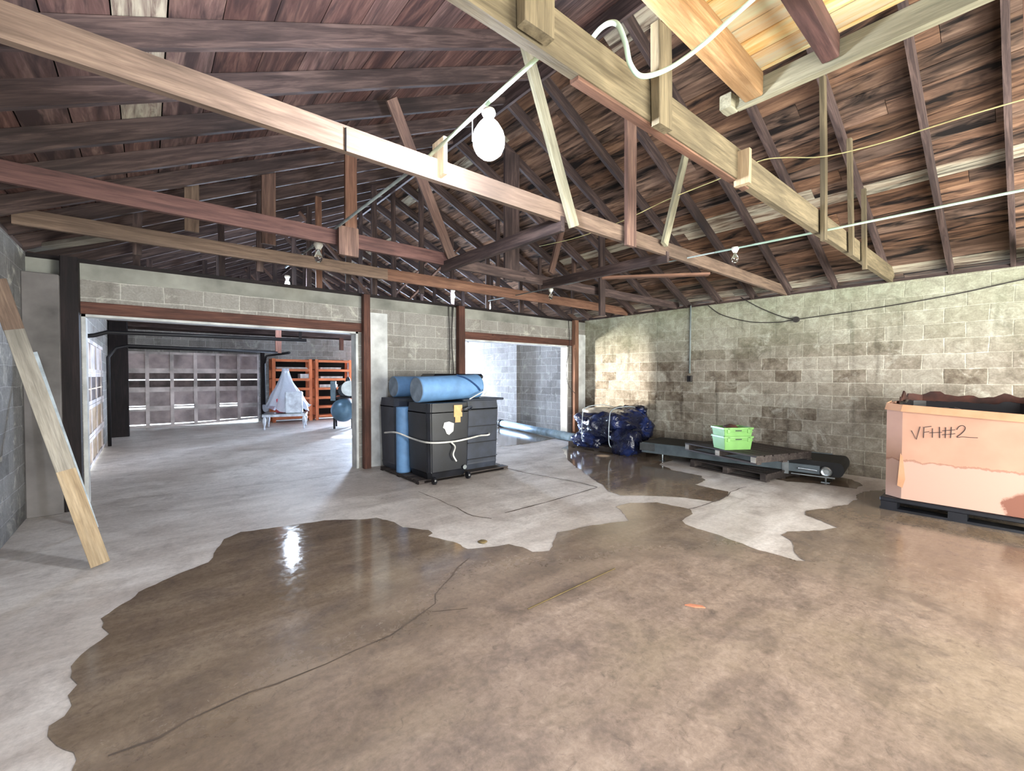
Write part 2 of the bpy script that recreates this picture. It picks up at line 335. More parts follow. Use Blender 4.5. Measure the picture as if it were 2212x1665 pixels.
def tube(bm, pts, r, seg=8, cap=True, r2=None):
    pts = [Vector(p) for p in pts]; rings = []; n = len(pts); up = None
    for i, p in enumerate(pts):
        t = (pts[min(i+1, n-1)] - pts[max(i-1, 0)]).normalized()
        if up is None: up = Vector((0, 0, 1)) if abs(t.z) < .9 else Vector((1, 0, 0))
        a = t.cross(up).normalized(); b = a.cross(t).normalized(); up = b
        rr = r if r2 is None else r + (r2-r)*i/(n-1)
        if isinstance(r, (list, tuple)): rr = r[i]
        rings.append([bm.verts.new(p + a*math.cos(k*2*math.pi/seg)*rr + b*math.sin(k*2*math.pi/seg)*rr) for k in range(seg)])
    for A, B in zip(rings, rings[1:]):
        for k in range(seg): bm.faces.new((A[k], A[(k+1) % seg], B[(k+1) % seg], B[k]))
    if cap: bm.faces.new(rings[0][::-1]); bm.faces.new(rings[-1])
def lathe(bm, prof, seg=16, c=(0, 0, 0), axis='z', mi=0):
    rings = []
    for r, h in prof:
        ring = []
        for k in range(seg):
            a = 2*math.pi*k/seg; p = (r*math.cos(a), r*math.sin(a), h)
            if axis == 'x': p = (h, r*math.cos(a), r*math.sin(a))
            if axis == 'y': p = (r*math.cos(a), h, r*math.sin(a))
            ring.append(bm.verts.new((p[0]+c[0], p[1]+c[1], p[2]+c[2])))
        rings.append(ring)
    for A, B in zip(rings, rings[1:]):
        for k in range(seg): f = bm.faces.new((A[k], A[(k+1) % seg], B[(k+1) % seg], B[k])); f.material_index = mi
    for rr in (rings[0], rings[-1]):
        try: f = bm.faces.new(rr); f.material_index = mi
        except ValueError: pass
def prism(bm, pts, z0, z1, mi=0):
    a = [bm.verts.new((p[0], p[1], z0)) for p in pts]; b = [bm.verts.new((p[0], p[1], z1)) for p in pts]; n = len(pts)
    fs = [bm.faces.new(a[::-1]), bm.faces.new(b)] + [bm.faces.new((a[i], a[(i+1) % n], b[(i+1) % n], b[i])) for i in range(n)]
    for f in fs: f.material_index = mi
def tag(o, label, cat, group=None, kind=None):
    o['label'] = label; o['category'] = cat
    if group: o['group'] = group
    if kind: o['kind'] = kind
    return o
def empty(name, loc, rz=0, label=None, cat=None, group=None):
    o = bpy.data.objects.new(name, None); COL.objects.link(o); o.location = loc; o.rotation_euler = (0, 0, rz); o.empty_display_size = .1
    if label: tag(o, label, cat, group)
    return o
def struct(name, bm, mat, **k):
    o = finish(name, bm, mat, **k); o['kind'] = 'structure'; return o
def board(name, p0, p1, w, h, mat, label=None, cat=None, group=None, parent=None, up=(0, 0, 1), wob=.0):
    """a sawn board from p0 to p1: w across, h deep; local x runs along the grain"""
    p0 = Vector(p0); p1 = Vector(p1); L = (p1-p0).length; x = (p1-p0).normalized(); upv = Vector(up)
    y = upv.cross(x).normalized(); z = x.cross(y).normalized()
    bm = NB(); n = max(2, int(L/.5)); rings = []; sd = R.random()*100
    for i in range(n+1):
        t = i/n; dy = (noise.noise((t*2.3, sd, 0)))*wob; dz = noise.noise((t*2.3, sd, 7))*wob
        dw = 1 + .03*noise.noise((t*4, sd, 3))
        rings.append([bm.verts.new((t*L, sy*w/2*dw+dy, sz*h/2*dw+dz)) for sy, sz in ((-1, -1), (1, -1), (1, 1), (-1, 1))])
    for A, B in zip(rings, rings[1:]):
        for k in range(4): bm.faces.new((A[k], A[(k+1) % 4], B[(k+1) % 4], B[k]))
    bm.faces.new(rings[0][::-1]); bm.faces.new(rings[-1])
    es = [e for e in bm.edges if len({v for v in e.verts}) == 2 and abs(e.verts[0].co.x-e.verts[1].co.x) > 1e-4]
    bmesh.ops.bevel(bm, geom=es, offset=min(w, h)*.07, segments=1, affect='EDGES')
    o = finish(name, bm, mat, parent)
    m = Matrix((x, y, z)).transposed().to_4x4(); m.translation = p0
    if parent is None: o.matrix_world = m
    else: o.matrix_basis = m
    if label: tag(o, label, cat, group)
    return o
def sub(parent, name, bm, mat, **k): return finish(name, bm, mat, parent, **k)

# ================================================================== SETTING
# floor with cracks and control joints
bm = NB(); box(bm, CX-.3, 8.8, Y0-.2, Y1+.3, -.15, 0); floor = struct('floor', bm, 'floor')
def ribbon(pts, w, z=.0016, jit=.02, name='crack', par=floor, closed=False, mat='crack', n=6):
    out = []; sd = R.random()*50
    for a, b in zip(pts, pts[1:]):
        a = Vector(a).to_3d(); b = Vector(b).to_3d(); d = (b-a); m = max(1, int(d.length/.12))
        for i in range(m):
            q = a + d*i/m; out.append(Vector((q.x + jit*noise.noise((q.x*5, q.y*5, sd)), q.y + jit*noise.noise((q.x*5, q.y*5, sd+9)), z)))
    out.append(Vector((pts[-1][0], pts[-1][1], z)))
    bm = NB(); L = []; Rr = []
    for i, q in enumerate(out):
        t = (out[min(i+1, len(out)-1)] - out[max(i-1, 0)]).normalized(); s_ = Vector((-t.y, t.x, 0)); ww = w*(.5+.7*R.random())/2
        L.append(bm.verts.new(q+s_*ww)); Rr.append(bm.verts.new(q-s_*ww))
    for i in range(len(out)-1): bm.faces.new((L[i], L[i+1], Rr[i+1], Rr[i]))
    return sub(par, name, bm, mat)
def F(*pp): return [P(x, y, 'z', 0).to_2d() for x, y in pp]
ribbon(F((215, 1640), (330, 1600), (420, 1560), (540, 1500), (600, 1475), (700, 1432), (775, 1402), (850, 1370), (905, 1330), (935, 1305), (942, 1285), (990, 1230), (1015, 1205)), .012, z=.0042, jit=.06)
ribbon(F((935, 1322), (1010, 1315)), .006, z=.0042)
ribbon(F((903, 1062), (960, 1085), (1025, 1115), (1062, 1120)), .014, z=.0025, jit=.03, name='control_joint')
ribbon(F((1060, 1003), (1130, 1020), (1250, 1042), (1290, 1052)), .02, z=.0025, jit=.01, name='control_joint')
ribbon(F((1090, 1108), (1180, 1085), (1290, 1053)), .02, z=.0025, jit=.01, name='control_joint')
ribbon(F((1460, 1105), (1530, 1090), (1570, 1068), (1612, 1052)), .016, z=.0042, jit=.06)
ribbon(F((200, 1085), (420, 1062), (640, 1038), (775, 1018)), .008, z=.0025, jit=.03, name='control_joint')

# wet patches: thin films lying on the slab, ragged along their edges
def puddle(pts, label, seed, z=.003, amp=.05):
    q = F(*pts); out = []
    for a, b in zip(q, q[1:]+q[:1]):
        d = b-a; m = max(1, int(d.length/.05))
        for i in range(m):
            p = a + d*i/m; nrm = Vector((-d.y, d.x)).normalized(); dist = p.length
            p.x = min(p.x, 8.15) if p.y < 7 else min(p.x, 8.5); f = amp*(noise.fractal((p.x*3.1, p.y*3.1, seed), 1, 2, 4) + .5*noise.noise((p.x*14, p.y*14, seed)))
            out.append(p + nrm*f*(.6 if dist < 6 else 1.2))
    bm = NB(); f = bm.faces.new([bm.verts.new((p.x, p.y, z)) for p in out]); bmesh.ops.triangulate(bm, faces=[f])
    for f in bm.faces:
        if f.normal.z < 0: f.normal_flip()
    me = bpy.data.meshes.new('puddle'); bm.to_mesh(me); bm.free(); me.materials.append(M['wet'])
    o = bpy.data.objects.new('puddle', me); COL.objects.link(o); return tag(o, label, 'puddle', kind='stuff')
puddle([(160,1720),(168,1640),(120,1612),(105,1590),(110,1570),(150,1545),(165,1520),(155,1500),(165,1480),(150,1465),(152,1440),(175,1415),(235,1370),(222,1355),(228,1335),(250,1315),(300,1280),(380,1240),(450,1215),(470,1185),(485,1165),(520,1150),(590,1140),(660,1130),(700,1125),(780,1122),(815,1118),(850,1128),(870,1140),(925,1145),(935,1152),(925,1158),(980,1170),(1010,1185),(1040,1182),(1100,1175),(1130,1182),(1150,1192),(1185,1190),(1195,1175),(1200,1160),(1205,1150),(1240,1142),(1300,1132),(1360,1125),(1350,1112),(1330,1095),(1360,1087),(1420,1085),(1490,1100),(1495,1110),(1470,1125),(1480,1132),(1560,1160),(1640,1188),(1720,1210),(1738,1212),(1715,1190),(1710,1170),(1685,1155),(1700,1148),(1780,1145),(1812,1140),(1740,1112),(1745,1105),(1790,1098),(1830,1090),(1850,1080),(1855,1065),(1880,1060),(1915,1058),(2000,1058),(2230,1090),(2900,1300),(4200,2600),(1800,4200),(300,2500)],
       'huge brown puddle spread over the foreground floor, reaching the cardboard box', 3.1, amp=.05)
puddle([(1215,968),(1225,990),(1245,1010),(1275,1030),(1300,1048),(1318,1062),(1340,1070),(1380,1070),(1430,1072),(1480,1075),(1545,1084),(1575,1072),(1572,1062),(1505,1047),(1522,1036),(1515,1028),(1450,1015),(1425,1003),(1450,994),(1440,982),(1400,968),(1300,955),(1240,955)],
       'dark puddle in front of the tarp-covered pile, reflecting its blue tarp', 9.4, z=.0032, amp=.03)
puddle([(1640,1028),(1700,1040),(1760,1044),(1850,1056),(1862,1048),(1840,1036),(1780,1024),(1700,1016)],
       'narrow dark wet streak on the floor at the right end of the conveyor', 2.2, z=.0032, amp=.03)
puddle([(1055,914),(1062,930),(1075,950),(1070,966),(1140,958),(1205,946),(1190,936),(1160,925),(1120,914),(1100,908)],
       'puddle beyond the small opening, beside the end of the grey pipe', 5.5, z=.003, amp=.05)

# walls
bm = NB()
box(bm, AX, AX+.2, Y0, BY+.2, 0, H); struct('wall_right', bm, 'block_right')
bm = NB(); box(bm, 8.6, 8.8, BY+.2, Y1, 0, H); box(bm, 8.45, 8.6, 9.9, 10.3, 0, H); struct('wall_right_rear', bm, 'block_rear')
bm = NB(); box(bm, CX-.2, CX, Y0, -2.9, 0, H); box(bm, CX-.2, CX, -1.1, BY+.2, 0, H); box(bm, CX-.2, CX, -2.9, -1.1, 2.2, H); struct('wall_left', bm, 'block_left')
O1 = (-.57, 2.64); O2 = (4.67, 7.62); OZ = 2.22
bm = NB()
box(bm, CX, O1[0], BY, BY+.2, 0, H-.23); box(bm, O1[1], O2[0], BY, BY+.2, 0, H-.23); box(bm, O2[1], 8.213, BY, BY+.2, 0, H-.23); box(bm, 8.213, 8.6, BY, BY+.2, 0, H)
box(bm, O1[0], O1[1], BY, BY+.2, 2.36, H-.23); box(bm, O2[0], O2[1], BY, BY+.2, 2.36, H-.23)
struct('wall_back', bm, 'block_back')
bm = NB(); box(bm, CX, AX, BY-.012, BY+.2, H-.23, H-.05); struct('trim_1', bm, 'bondbeam')
bm = NB(); box(bm, CX, -.715, 6.77, BY-.013, 0, H-.25); struct('trim_2', bm, 'pilaster', bevel=.01)
bm = NB(); box(bm, 2.83, 3.13, BY-.03, BY-.013, 0, H-.3); struct('trim_3', bm, 'whitewash')
bm = NB(); box(bm, 7.95, 8.2, BY-.03, BY-.013, 0, H-.35); struct('trim_4', bm, 'whitewash')
bm = NB()                                                        # pale painted jambs and soffits of the two openings
for a, b_ in (O1, O2):
    box(bm, a, a+.035, BY-.002, BY+.21, 0, OZ); box(bm, b_-.035, b_, BY-.002, BY+.21, 0, OZ); box(bm, a, b_, BY-.002, BY+.21, OZ-.03, OZ)
struct('trim_5', bm, 'whitewash')
k = 5
def trim_board(p0, p1, w, h, mat, up=(0, 0, 1)):
    global k; k += 1
    o = board('trim_%d' % k, p0, p1, w, h, mat, up=up); o['kind'] = 'structure'; return o
trim_board((O1[0]-.1, BY+.08, 2.29), (O1[1]+.1, BY+.08, 2.29), .22, .14, 'brownpost')
trim_board((O2[0]-.1, BY+.08, 2.29), (O2[1]+.14, BY+.08, 2.29), .22, .14, 'brownpost')
trim_board((2.74, BY-.085, 0), (2.74, BY-.085, H-.03), .11, .1, 'brownpost', up=(0, 1, 0))
trim_board((4.57, BY-.075, 0), (4.57, BY-.075, H-.03), .14, .1, 'brownpost', up=(0, 1, 0))
trim_board((7.79, BY-.07, 0), (7.79, BY-.07, H-.03), .13, .1, 'chord_red', up=(0, 1, 0))
trim_board((-.645, BY-.12, 0), (-.645, BY-.12, H-.03), .145, .2, 'blackpost', up=(0, 1, 0))
# sill plates on the walls
trim_board((CX, BY+.09, H-.02), (AX, BY+.09, H-.02), .16, .05, 'blackpost')
trim_board((AX+.08, Y0, H+.02), (AX+.08, BY+.1, H+.02), .16, .045, 'rafter')
trim_board((CX-.08, Y0, H+.02), (CX-.08, BY+.1, H+.02), .16, .045, 'rafter')
# rear room walls
bm = NB()
box(bm, -.92, -.72, BY+.2, 8.9, 0, H); box(bm, -.92, -.72, 12.6, Y1, 0, H); box(bm, -.92, -.72, 8.9, 12.6, 2.1, H); box(bm, -1.2, -.92, BY+.2, Y1, 2.6, H)
struct('wall_left_rear', bm, 'block_rear')
bm = NB()
box(bm, -.92, -.55, Y1, Y1+.2, 0, H); box(bm, 2.85, 6.3, Y1, Y1+.2, 0, H); box(bm, 7.9, 8.8, Y1, Y1+.2, 0, H); box(bm, -.55, 2.85, Y1, Y1+.2, 2.22, H); box(bm, 6.3, 7.9, Y1, Y1+.2, 2.1, H)
struct('wall_rear', bm, 'block_rear')  # includes an unseen doorway gap added to let light in
bm = NB()
box(bm, CX-.2, 1.6, Y0-.2, Y0, 0, H); box(bm, 7.6, AX+.2, Y0-.2, Y0, 0, H); box(bm, 1.6, 7.6, Y0-.2, Y0, 2.5, H); struct('wall_front', bm, 'block_left')
for nm, yy in (('wall_gable_front', Y0-.1), ('wall_gable_rear', Y1+.1)):   # boarded gables
    bm = NB(); v = [bm.verts.new(q) for q in ((CX-.3, yy-.03, H), (8.8, yy-.03, H), (8.8, yy-.03, H+.05), (RX, yy-.03, RZ+.15), (CX-.3, yy-.03, H+.1))]
    f = bm.faces.new(v); r_ = bmesh.ops.extrude_face_region(bm, geom=[f]); bmesh.ops.translate(bm, verts=[e for e in r_['geom'] if isinstance(e, bmesh.types.BMVert)], vec=(0, .05, 0)); struct(nm, bm, 'rafter')

# roof sheathing: individual boards in one mesh per slope, dark felt added above to black out gaps
def sheathing(name, side, width, mat, seed):
    rr = random.Random(seed); bm = NB(); lay = bm.loops.layers.float_color.new('board'); cs = math.hypot(1, S)
    half = (AX-RX)*cs + .34; u = 0; th = .02; off = .166
    def pt(u, y, t):      # u along the slope from ridge, t thickness upwards
        x = RX + side*u/cs; z = RZ - S*u/cs + off + t*1.0; return (x + side*0, y, z)
    while u < half:
        w = width*(.9+.2*rr.random()); y = Y0-.3 - rr.random()*2; gap = .004 + .006*rr.random()
        while y < Y1+.2:
            L = 2.4 + rr.random()*2.2; y2 = min(y+L, Y1+.3); dz = rr.random()*.006; u2 = u+w-gap
            skip = False
            c = (rr.random(), rr.random(), rr.random(), 1)
            vs = [bm.verts.new(pt(a, b, t)) for a, b, t in ((u, y, dz), (u2, y, dz+.004*rr.random()), (u2, y2-.004, dz), (u, y2-.004, dz), (u, y, th+dz), (u2, y, th+dz), (u2, y2-.004, th+dz), (u, y2-.004, th+dz))]
            for f in ((0,3,2,1),(4,5,6,7),(0,1,5,4),(1,2,6,5),(2,3,7,6),(3,0,4,7)):
                fc = bm.faces.new([vs[i] for i in f])
                for lp in fc.loops: lp[lay] = c
            y = y2
        u += w
    o = struct(name, bm, mat)
    bm = NB(); vs = [bm.verts.new(pt(a, b, .05)) for a, b in ((-.02, Y0-.4), (half, Y0-.4), (half, Y1+.4), (-.02, Y1+.4))]
    f = bm.faces.new(vs); r_ = bmesh.ops.extrude_face_region(bm, geom=[f]); bmesh.ops.translate(bm, verts=[e for e in r_['geom'] if isinstance(e, bmesh.types.BMVert)], vec=(0, 0, .03)); sub(o, 'roofing_felt', bm, 'felt')
sheathing('ceiling_left', -1, .29, 'boards_left', 4); sheathing('ceiling_right', 1, .185, 'boards_right', 5)

# ================================================================== ROOF TIMBERS
ordn = ['first', 'second', 'third', 'fourth', 'fifth', 'sixth', 'seventh', 'eighth', 'ninth', 'tenth']
board('ridge_board', (RX, Y0, RZ+.05), (RX, Y1, RZ+.05), .04, .2, 'rafter', 'long dark ridge board along the peak of the roof', 'ridge board')
raf = [-2.42, -1.8, -1.16, -.52, .2, .744, 1.38, 2.02, 2.65, 3.22, 3.83, 4.45, 5.08, 5.7, 6.32]
while raf[-1] < 16.2: raf.append(raf[-1]+.635)
hh = .15; e_ = hh/2*math.hypot(1, S)
for i, y in enumerate(raf):
    for side, nm, end in ((-1, 'left', CX-.35), (1, 'right', AX+.25 if y < BY else 8.75)):
        if y < -.3 or (side < 0 and y < 1.5): cnt = None
        if side > 0 and -.2 < y < BY:
            o_ = ordn[[r for r in raf if r > -.2].index(y)] if [r for r in raf if r > -.2].index(y) < 10 else None
            lab = ('dark rafter on the right roof slope, %s from the right edge of the photo' % o_) if o_ else 'dark narrow rafter on the right roof slope near the back wall corner'
            grp = None if o_ else 'rafters on the right slope near the partition'
        elif side < 0 and 2.9 < y < BY:
            o_ = ordn[[r for r in raf if r > 2.9].index(y)]
            lab = 'long weathered rafter on the left roof slope, %s from the top of the photo' % o_; grp = None
        elif y > BY:
            lab = 'distant dark rafter on the %s roof slope beyond the block partition' % nm; grp = 'distant %s rafters beyond the partition' % nm
        else: continue
        board('rafter', (RX+side*.02, y, RZ+e_-S*.02), (end, y, zr(end)+e_), .045, hh, 'rafter', lab, 'rafter', grp, wob=.01)

# bottom chords (ceiling joists)
def chord(y, x0, x1, h, w, mat, label, z=H, y2=None, grp=None, name='ceiling_joist'):
    return board(name, (x0, y, z+h/2), (x1, y if y2 is None else y2, z+h/2), w, h, mat, label, 'joist', grp, wob=.012)
c0 = chord(.03, 2.2, AX+.1, .16, .045, 'chord_red', 'orange-brown joist end at the right edge of the photo above the box')
c2 = chord(1.35, CX-.05, AX+.1, .21, .05, 'chord_green', 'nearest greenish-brown ceiling joist crossing to the right, with hangers nailed on')
c1 = chord(2.69, CX-.05, AX+.1, .15, .045, 'chord_tan', 'tan ceiling joist crossing the photo, brightly lit beside the bare lamp')
c3 = chord(4.63, CX-.05, 2.85, .15, .045, 'chord_dark', 'dark purple-brown ceiling joist above the tan one, ending at the slanted tie board')
c3b = chord(4.68, 2.8, AX+.1, .13, .045, 'rafter', 'dark ceiling joist continuing right from the slanted tie to the right wall')
c4 = chord(5.84, -.9, 2.6, .15, .045, 'chord_tan', 'yellowish ceiling joist just before the block partition, left of the wall post')
c4b = chord(5.845, 2.58, AX+.1, .16, .045, 'chord_red', 'red-brown ceiling joist just before the partition, above the blue rolls')
for y in (7.9, 9.2, 10.5, 11.8, 13.1, 14.4, 15.7):
    chord(y, -1.1, 8.65, .14, .045, 'rafter', 'distant dark ceiling joist beyond the block partition', grp='distant joists beyond the partition')
# underside strip and blocks on the chords
board('nailed_block', (1.57, 2.655, H+.02), (1.57, 2.655, H+.27), .03, .15, 'newwood', 'pale wood block nailed upright on the tan joist at the conduit end', 'block', up=(0, 1, 0))
board('nailed_block', (3.13, 1.30, 2.80), (3.13, 1.30, 3.03), .04, .1, 'newwood', 'orange cleat on the face of the greenish joist below the cord', 'block', up=(0, 1, 0))
board('underside_strip', P(1240, 148, 'y', 1.36)+Vector((0,0,-.045)), P(1610, 400, 'y', 1.36)+Vector((0,0,-.02)), .05, .03, 'chord_red', 'reddish underside of the greenish joist, added as a strip', 'plate')
board('joist_band', (.93, 2.66, H-.005), (.93, 2.66, H+.13), .006, .018, 'track', 'dark metal band wrapped round the tan joist', 'band', up=(0, 1, 0))

# loose diagonal ties between the joists
board('tie_board', (2.80, 4.68, H-.02), (2.80, 2.66, H-.02), .045, .13, 'rafter', 'slanted grey-brown tie board from the dark joist up to the tan joist', 'tie board', wob=.01)
board('tie_board', (4.50, 4.68, H-.01), (4.50, 2.66, H-.01), .045, .12, 'rafter', 'dark slanted tie board right of the unlit bulb, between two joists', 'tie board', wob=.01)
board('tie_board', P(1300, 600, 'z', H-.02), P(1532, 592, 'z', H-.02), .09, .03, 'chord_red', 'thin flat reddish tie strip under the joists, right of the second slanted tie', 'tie board')

# webs measured one by one: (name, bottom px, top px, y plane, width px-> m, material, label)
webs = [
 ((1240, 490), (1126, 60), 2.62, .10, 'pale', 'long pale grey leaning web board right of the lit lamp'),
 ((1435, 528), (1482, 330), 2.62, .09, 'pale', 'pale green-grey leaning web board crossing behind the thin cord'),
 ((1362, 532), (1362, 200), 2.62, .15, 'web', 'upright grey web board on the tan joist, right of the long pale web'),
 ((975, 556), (845, 213), (4.57, 4.0), .11, 'web', 'leaning web board with a free ragged top, behind the pale block'),
 ((1300, 682), (1300, 240), 4.56, .13, 'rafter', 'long narrow dark upright hanging below the red-brown joist'),
 ((1105, 606), (1105, 330), 4.72, .26, 'rafter', 'wide dark upright under the roof peak behind the tan joist'),
 ((757, 548), (757, 330), 4.57, .12, 'chord_red', 'brown upright above the wall post, crossing the dark joist'),
 ((414, 500), (414, 395), 5.89, .13, 'chord_tan', 'short tan upright above the left opening, left of the wide brown one'),
 ((580, 528), (580, 330), 5.89, .15, 'web', 'wide brown upright above the left opening, between two joists'),
 ((1190, 590), (1215, 490), 4.8, .1, 'web', 'short crooked grey-brown web behind the first slanted tie'),
 ((1240, 610), (1240, 395), 5.86, .1, 'web', 'slim grey-brown upright behind the middle of the dark joist'),
 ((1780, 520), (1778, 165), 1.29, .075, 'chord_green', 'tall thin upright on the greenish joist, nearest the loft corner'),
 ((1840, 552), (1835, 300), 1.29, .07, 'chord_green', 'middle one of three thin uprights at the right end of the greenish joist'),
 ((1868, 582), (1866, 408), 1.29, .06, 'chord_green', 'shortest upright at the right end of the greenish joist'),
]
for (b0, b1, yy, w, mat, lab) in webs:
    ya, yb = yy if isinstance(yy, tuple) else (yy, yy)
    board('truss_web', P(*b0, 'y', ya), P(*b1, 'y', yb), .04, w, mat, lab, 'web board', up=(1, 0, 0), wob=.006)
board('joint_box', (1.60, 4.53, 2.73), (1.60, 4.53, 3.02), .05, .2, 'web', 'square wooden box plate at the foot of the brown upright', 'plate', up=(1, 0, 0))
# hangers on the near joist
board('hanger_board', P(1430, 278, 'y', 1.29), P(1428, 60, 'y', 1.29), .05, .125, 'chord_green', 'upright hanger board between the greenish joist and the loft joist, behind the bent conduit', 'hanger', up=(1, 0, 0))
board('hanger_board', P(1158, 72, 'y', 1.29), P(1157, -130, 'y', 1.29), .05, .16, 'chord_green', 'upright board at the top edge, beside the crossing of the greenish joist', 'hanger', up=(1, 0, 0))
# distant webs beyond the partition
rw = random.Random(5)
for y in (6.4, 7.9, 9.2, 10.5, 11.8, 13.1, 14.4, 15.7):
    for x in (-.1, 1.05, 2.2, 3.6, 4.9, 6.0, 7.1):
        xx = x + rw.uniform(-.15, .15); top = zr(xx)
        board('truss_web', (xx, y+.04, H), (xx+rw.uniform(-.02, .02), y+.04, top+.05), .035, .08, 'rafter', 'distant slender dark upright above the block partition', 'web board', 'distant uprights above the partition', up=(1, 0, 0))
    for sgn in (-1, 1):
        if y > 7 and rw.random() < .7:
            board('truss_brace', (3.6+sgn*.3, y+.08, H+.05), (3.6+sgn*1.6, y+.08, zr(3.6+sgn*1.6)), .035, .09, 'web', 'distant slanting brace above the block partition', 'brace', 'distant slanting braces', up=(0, 1, 0))
for xx in (2.1, 3.0, 5.4, 6.3):
    board('gable_upright', (xx, 7.25, H), (xx, 7.25, zr(xx)), .09, .04, 'chord_red' if xx < 3 else 'rafter', 'stud standing on top of the block partition', 'stud', 'studs on top of the partition', up=(0, 1, 0))
board('corner_brace', P(60, 538, 'z', 2.93), P(245, 510, 'z', 2.93), .12, .04, 'greywood', 'short grey brace in the dark upper left corner', 'brace')

# loft platform at upper right
loft_z = 3.4
lb = P(1590, 235, 'z', loft_z); lx = lb.x
board('loft_beam', (lx+.02, lb.y, loft_z+.07), (lx+.08, -.9, loft_z+.07), .06, .14, 'pale', 'pale weathered beam edging the loft platform at upper right', 'beam', wob=.01)
board('loft_joist', (lx-.02, 1.27, loft_z+.08), (.9, 1.24, loft_z+.1), .12, .16, 'yellow', 'thick orange-brown loft joist with a peeling knot, ending at the pale beam', 'joist')
board('loft_joist', (lx-.02, .83, loft_z+.09), (.9, .8, loft_z+.1), .09, .14, 'chord_dark', 'dark loft joist between the yellow loft boards', 'joist')
board('loft_joist', (lx-.02, .2, loft_z+.09), (.9, .2, loft_z+.1), .09, .14, 'chord_tan', 'loft joist nearest the camera at the top edge', 'joist')
board('loft_block', (lx-.08, lb.y+.04, loft_z+.04), (lx+.03, lb.y+.04, loft_z+.04), .08, .1, 'pale', 'broken pale block end beside the corner of the loft beam', 'block')
bm = NB(); lay = bm.loops.layers.float_color.new('board'); x = .7
rl = random.Random(9)
while x < lx-.01:
    w = rl.uniform(.13, .2); box(bm, x, min(x+w-.008, lx), -.9, 1.34, loft_z+.175, loft_z+.195); c = (rl.random()*.6+.3, rl.random(), rl.random()*.7 + .3, 1)
    for f in list(bm.faces)[-6:]:
        for lp in f.loops: lp[lay] = c
    x += w
deck = finish('loft_deck', bm, 'boards_loft'); tag(deck, 'yellow mildewed plank deck of the loft platform at upper right, its colour brightened for bounced light', 'loft deck')

# ================================================================== CONDUITS, CORDS, LAMPS
def tubeobj(name, pts, r, mat, label, cat, seg=8, parent=None):
    bm = NB(); tube(bm, pts, r, seg); o = finish(name, bm, mat, parent, smooth=True)
    if label: tag(o, label, cat)
    return o
def smoothpts(pts, n=8):
    pts = [Vector(p) for p in pts]; out = []
    for i in range(len(pts)-1):
        p0 = pts[max(i-1, 0)]; p1 = pts[i]; p2 = pts[i+1]; p3 = pts[min(i+2, len(pts)-1)]
        for j in range(n):
            t = j/n; out.append(.5*((2*p1)+(-p0+p2)*t+(2*p0-5*p1+4*p2-p3)*t*t+(-p0+3*p1-3*p2+p3)*t**3))
    out.append(pts[-1]); return out
tubeobj('electrical_conduit', [(1.5, 1.44, 3.08), (1.5, 2.72, 3.0)], .012, 'conduit', 'straight white conduit carrying the lit lamp to the pale block', 'conduit')
tubeobj('electrical_conduit', [(1.5, 2.8, 3.0), (1.5, 4.62, 3.01), (1.5, 6.7, 3.01)], .012, 'conduit_dark', 'thin grey conduit running on behind the tan joist to the unlit lamp holder', 'conduit')
sp0 = [P(1262, 100, 'y', 1.5)+Vector((0, 0, -.02)), P(1297, 62, 'y', 1.4), P(1330, 50, 'y', 1.26), P(1350, 90, 'y', 1.21), P(1362, 140, 'y', 1.2), P(1390, 165, 'y', 1.2), P(1450, 145, 'y', 1.18), P(1520, 95, 'z', 3.14), P(1580, 40, 'z', 3.25), P(1625, 0, 'z', 3.33), P(1690, -60, 'z', 3.38)]
tubeobj('bent_conduit', smoothpts(sp0), .012, 'conduit', 'thick pale green conduit bent in an S around the greenish joist', 'conduit', 10)
x2 = 4.95
tubeobj('electrical_conduit', [P(2212, 410, 'x', x2)+Vector((0, -.5, 0)), P(2212, 410, 'x', x2), P(1820, 490, 'x', x2), P(1545, 545, 'x', x2)], .011, 'conduit', 'long pale green conduit crossing in front of the right roof slope', 'conduit')
tubeobj('electrical_conduit', [P(1545, 545, 'x', x2), P(1380, 578, 'x', x2), P(1190, 622, 'x', x2), P(1055, 650, 'x', x2)], .009, 'conduit_dark', 'thin dark conduit above the small unlit bulb near the partition', 'conduit')
co_ = [P(x, y, 'x', 4.6) for x, y in ((2235, 208), (2175, 225), (2050, 262), (1900, 310), (1780, 338), (1700, 340), (1650, 345), (1600, 365), (1550, 388), (1440, 432), (1350, 475), (1250, 512), (1165, 532))]
tubeobj('slack_cord', smoothpts(co_, 5), .005, 'cord', 'thin yellowish cord sagging from the right edge to the middle joists', 'cord')
co_ = [P(x, y, 'x', AX-.02) for x, y in ((1530, 660), (1560, 680), (1620, 695), (1680, 696), (1720, 690), (1900, 664), (2060, 636), (2212, 603), (2290, 590))]
tubeobj('wall_cable', smoothpts(co_, 5), .007, 'cable', 'dark cable looping along the top of the right block wall', 'cable')
co_ = [P(x, y, 'x', AX-.03) for x, y in ((1600, 642), (1640, 664), (1690, 684), (1722, 690))]
tubeobj('wall_cable', smoothpts(co_, 5), .007, 'cable', 'short dark cable dropping from the roof edge to the round junction box', 'cable')
j = P(1720, 690, 'x', AX-.03); bm = NB(); lathe(bm, [(.0, -.03), (.045, -.03), (.05, 0), (.045, .03), (.0, .03)], 12, j, 'x'); tag(finish('junction_box', bm, 'cable'), 'small round dark junction box on the cable of the right wall', 'junction box')
oc = empty('wall_outlet', P(1490, 818, 'x', AX-.03), 0, 'small dark outlet box at the foot of the vertical conduit on the right wall', 'outlet')
bm = NB(); box(bm, -.03, .028, -.045, .045, -.06, .06); sub(oc, 'housing', bm, 'cable', bevel=.006)
bm = NB(); box(bm, -.036, -.03, -.03, .03, -.045, .045); sub(oc, 'cover_plate', bm, 'track')
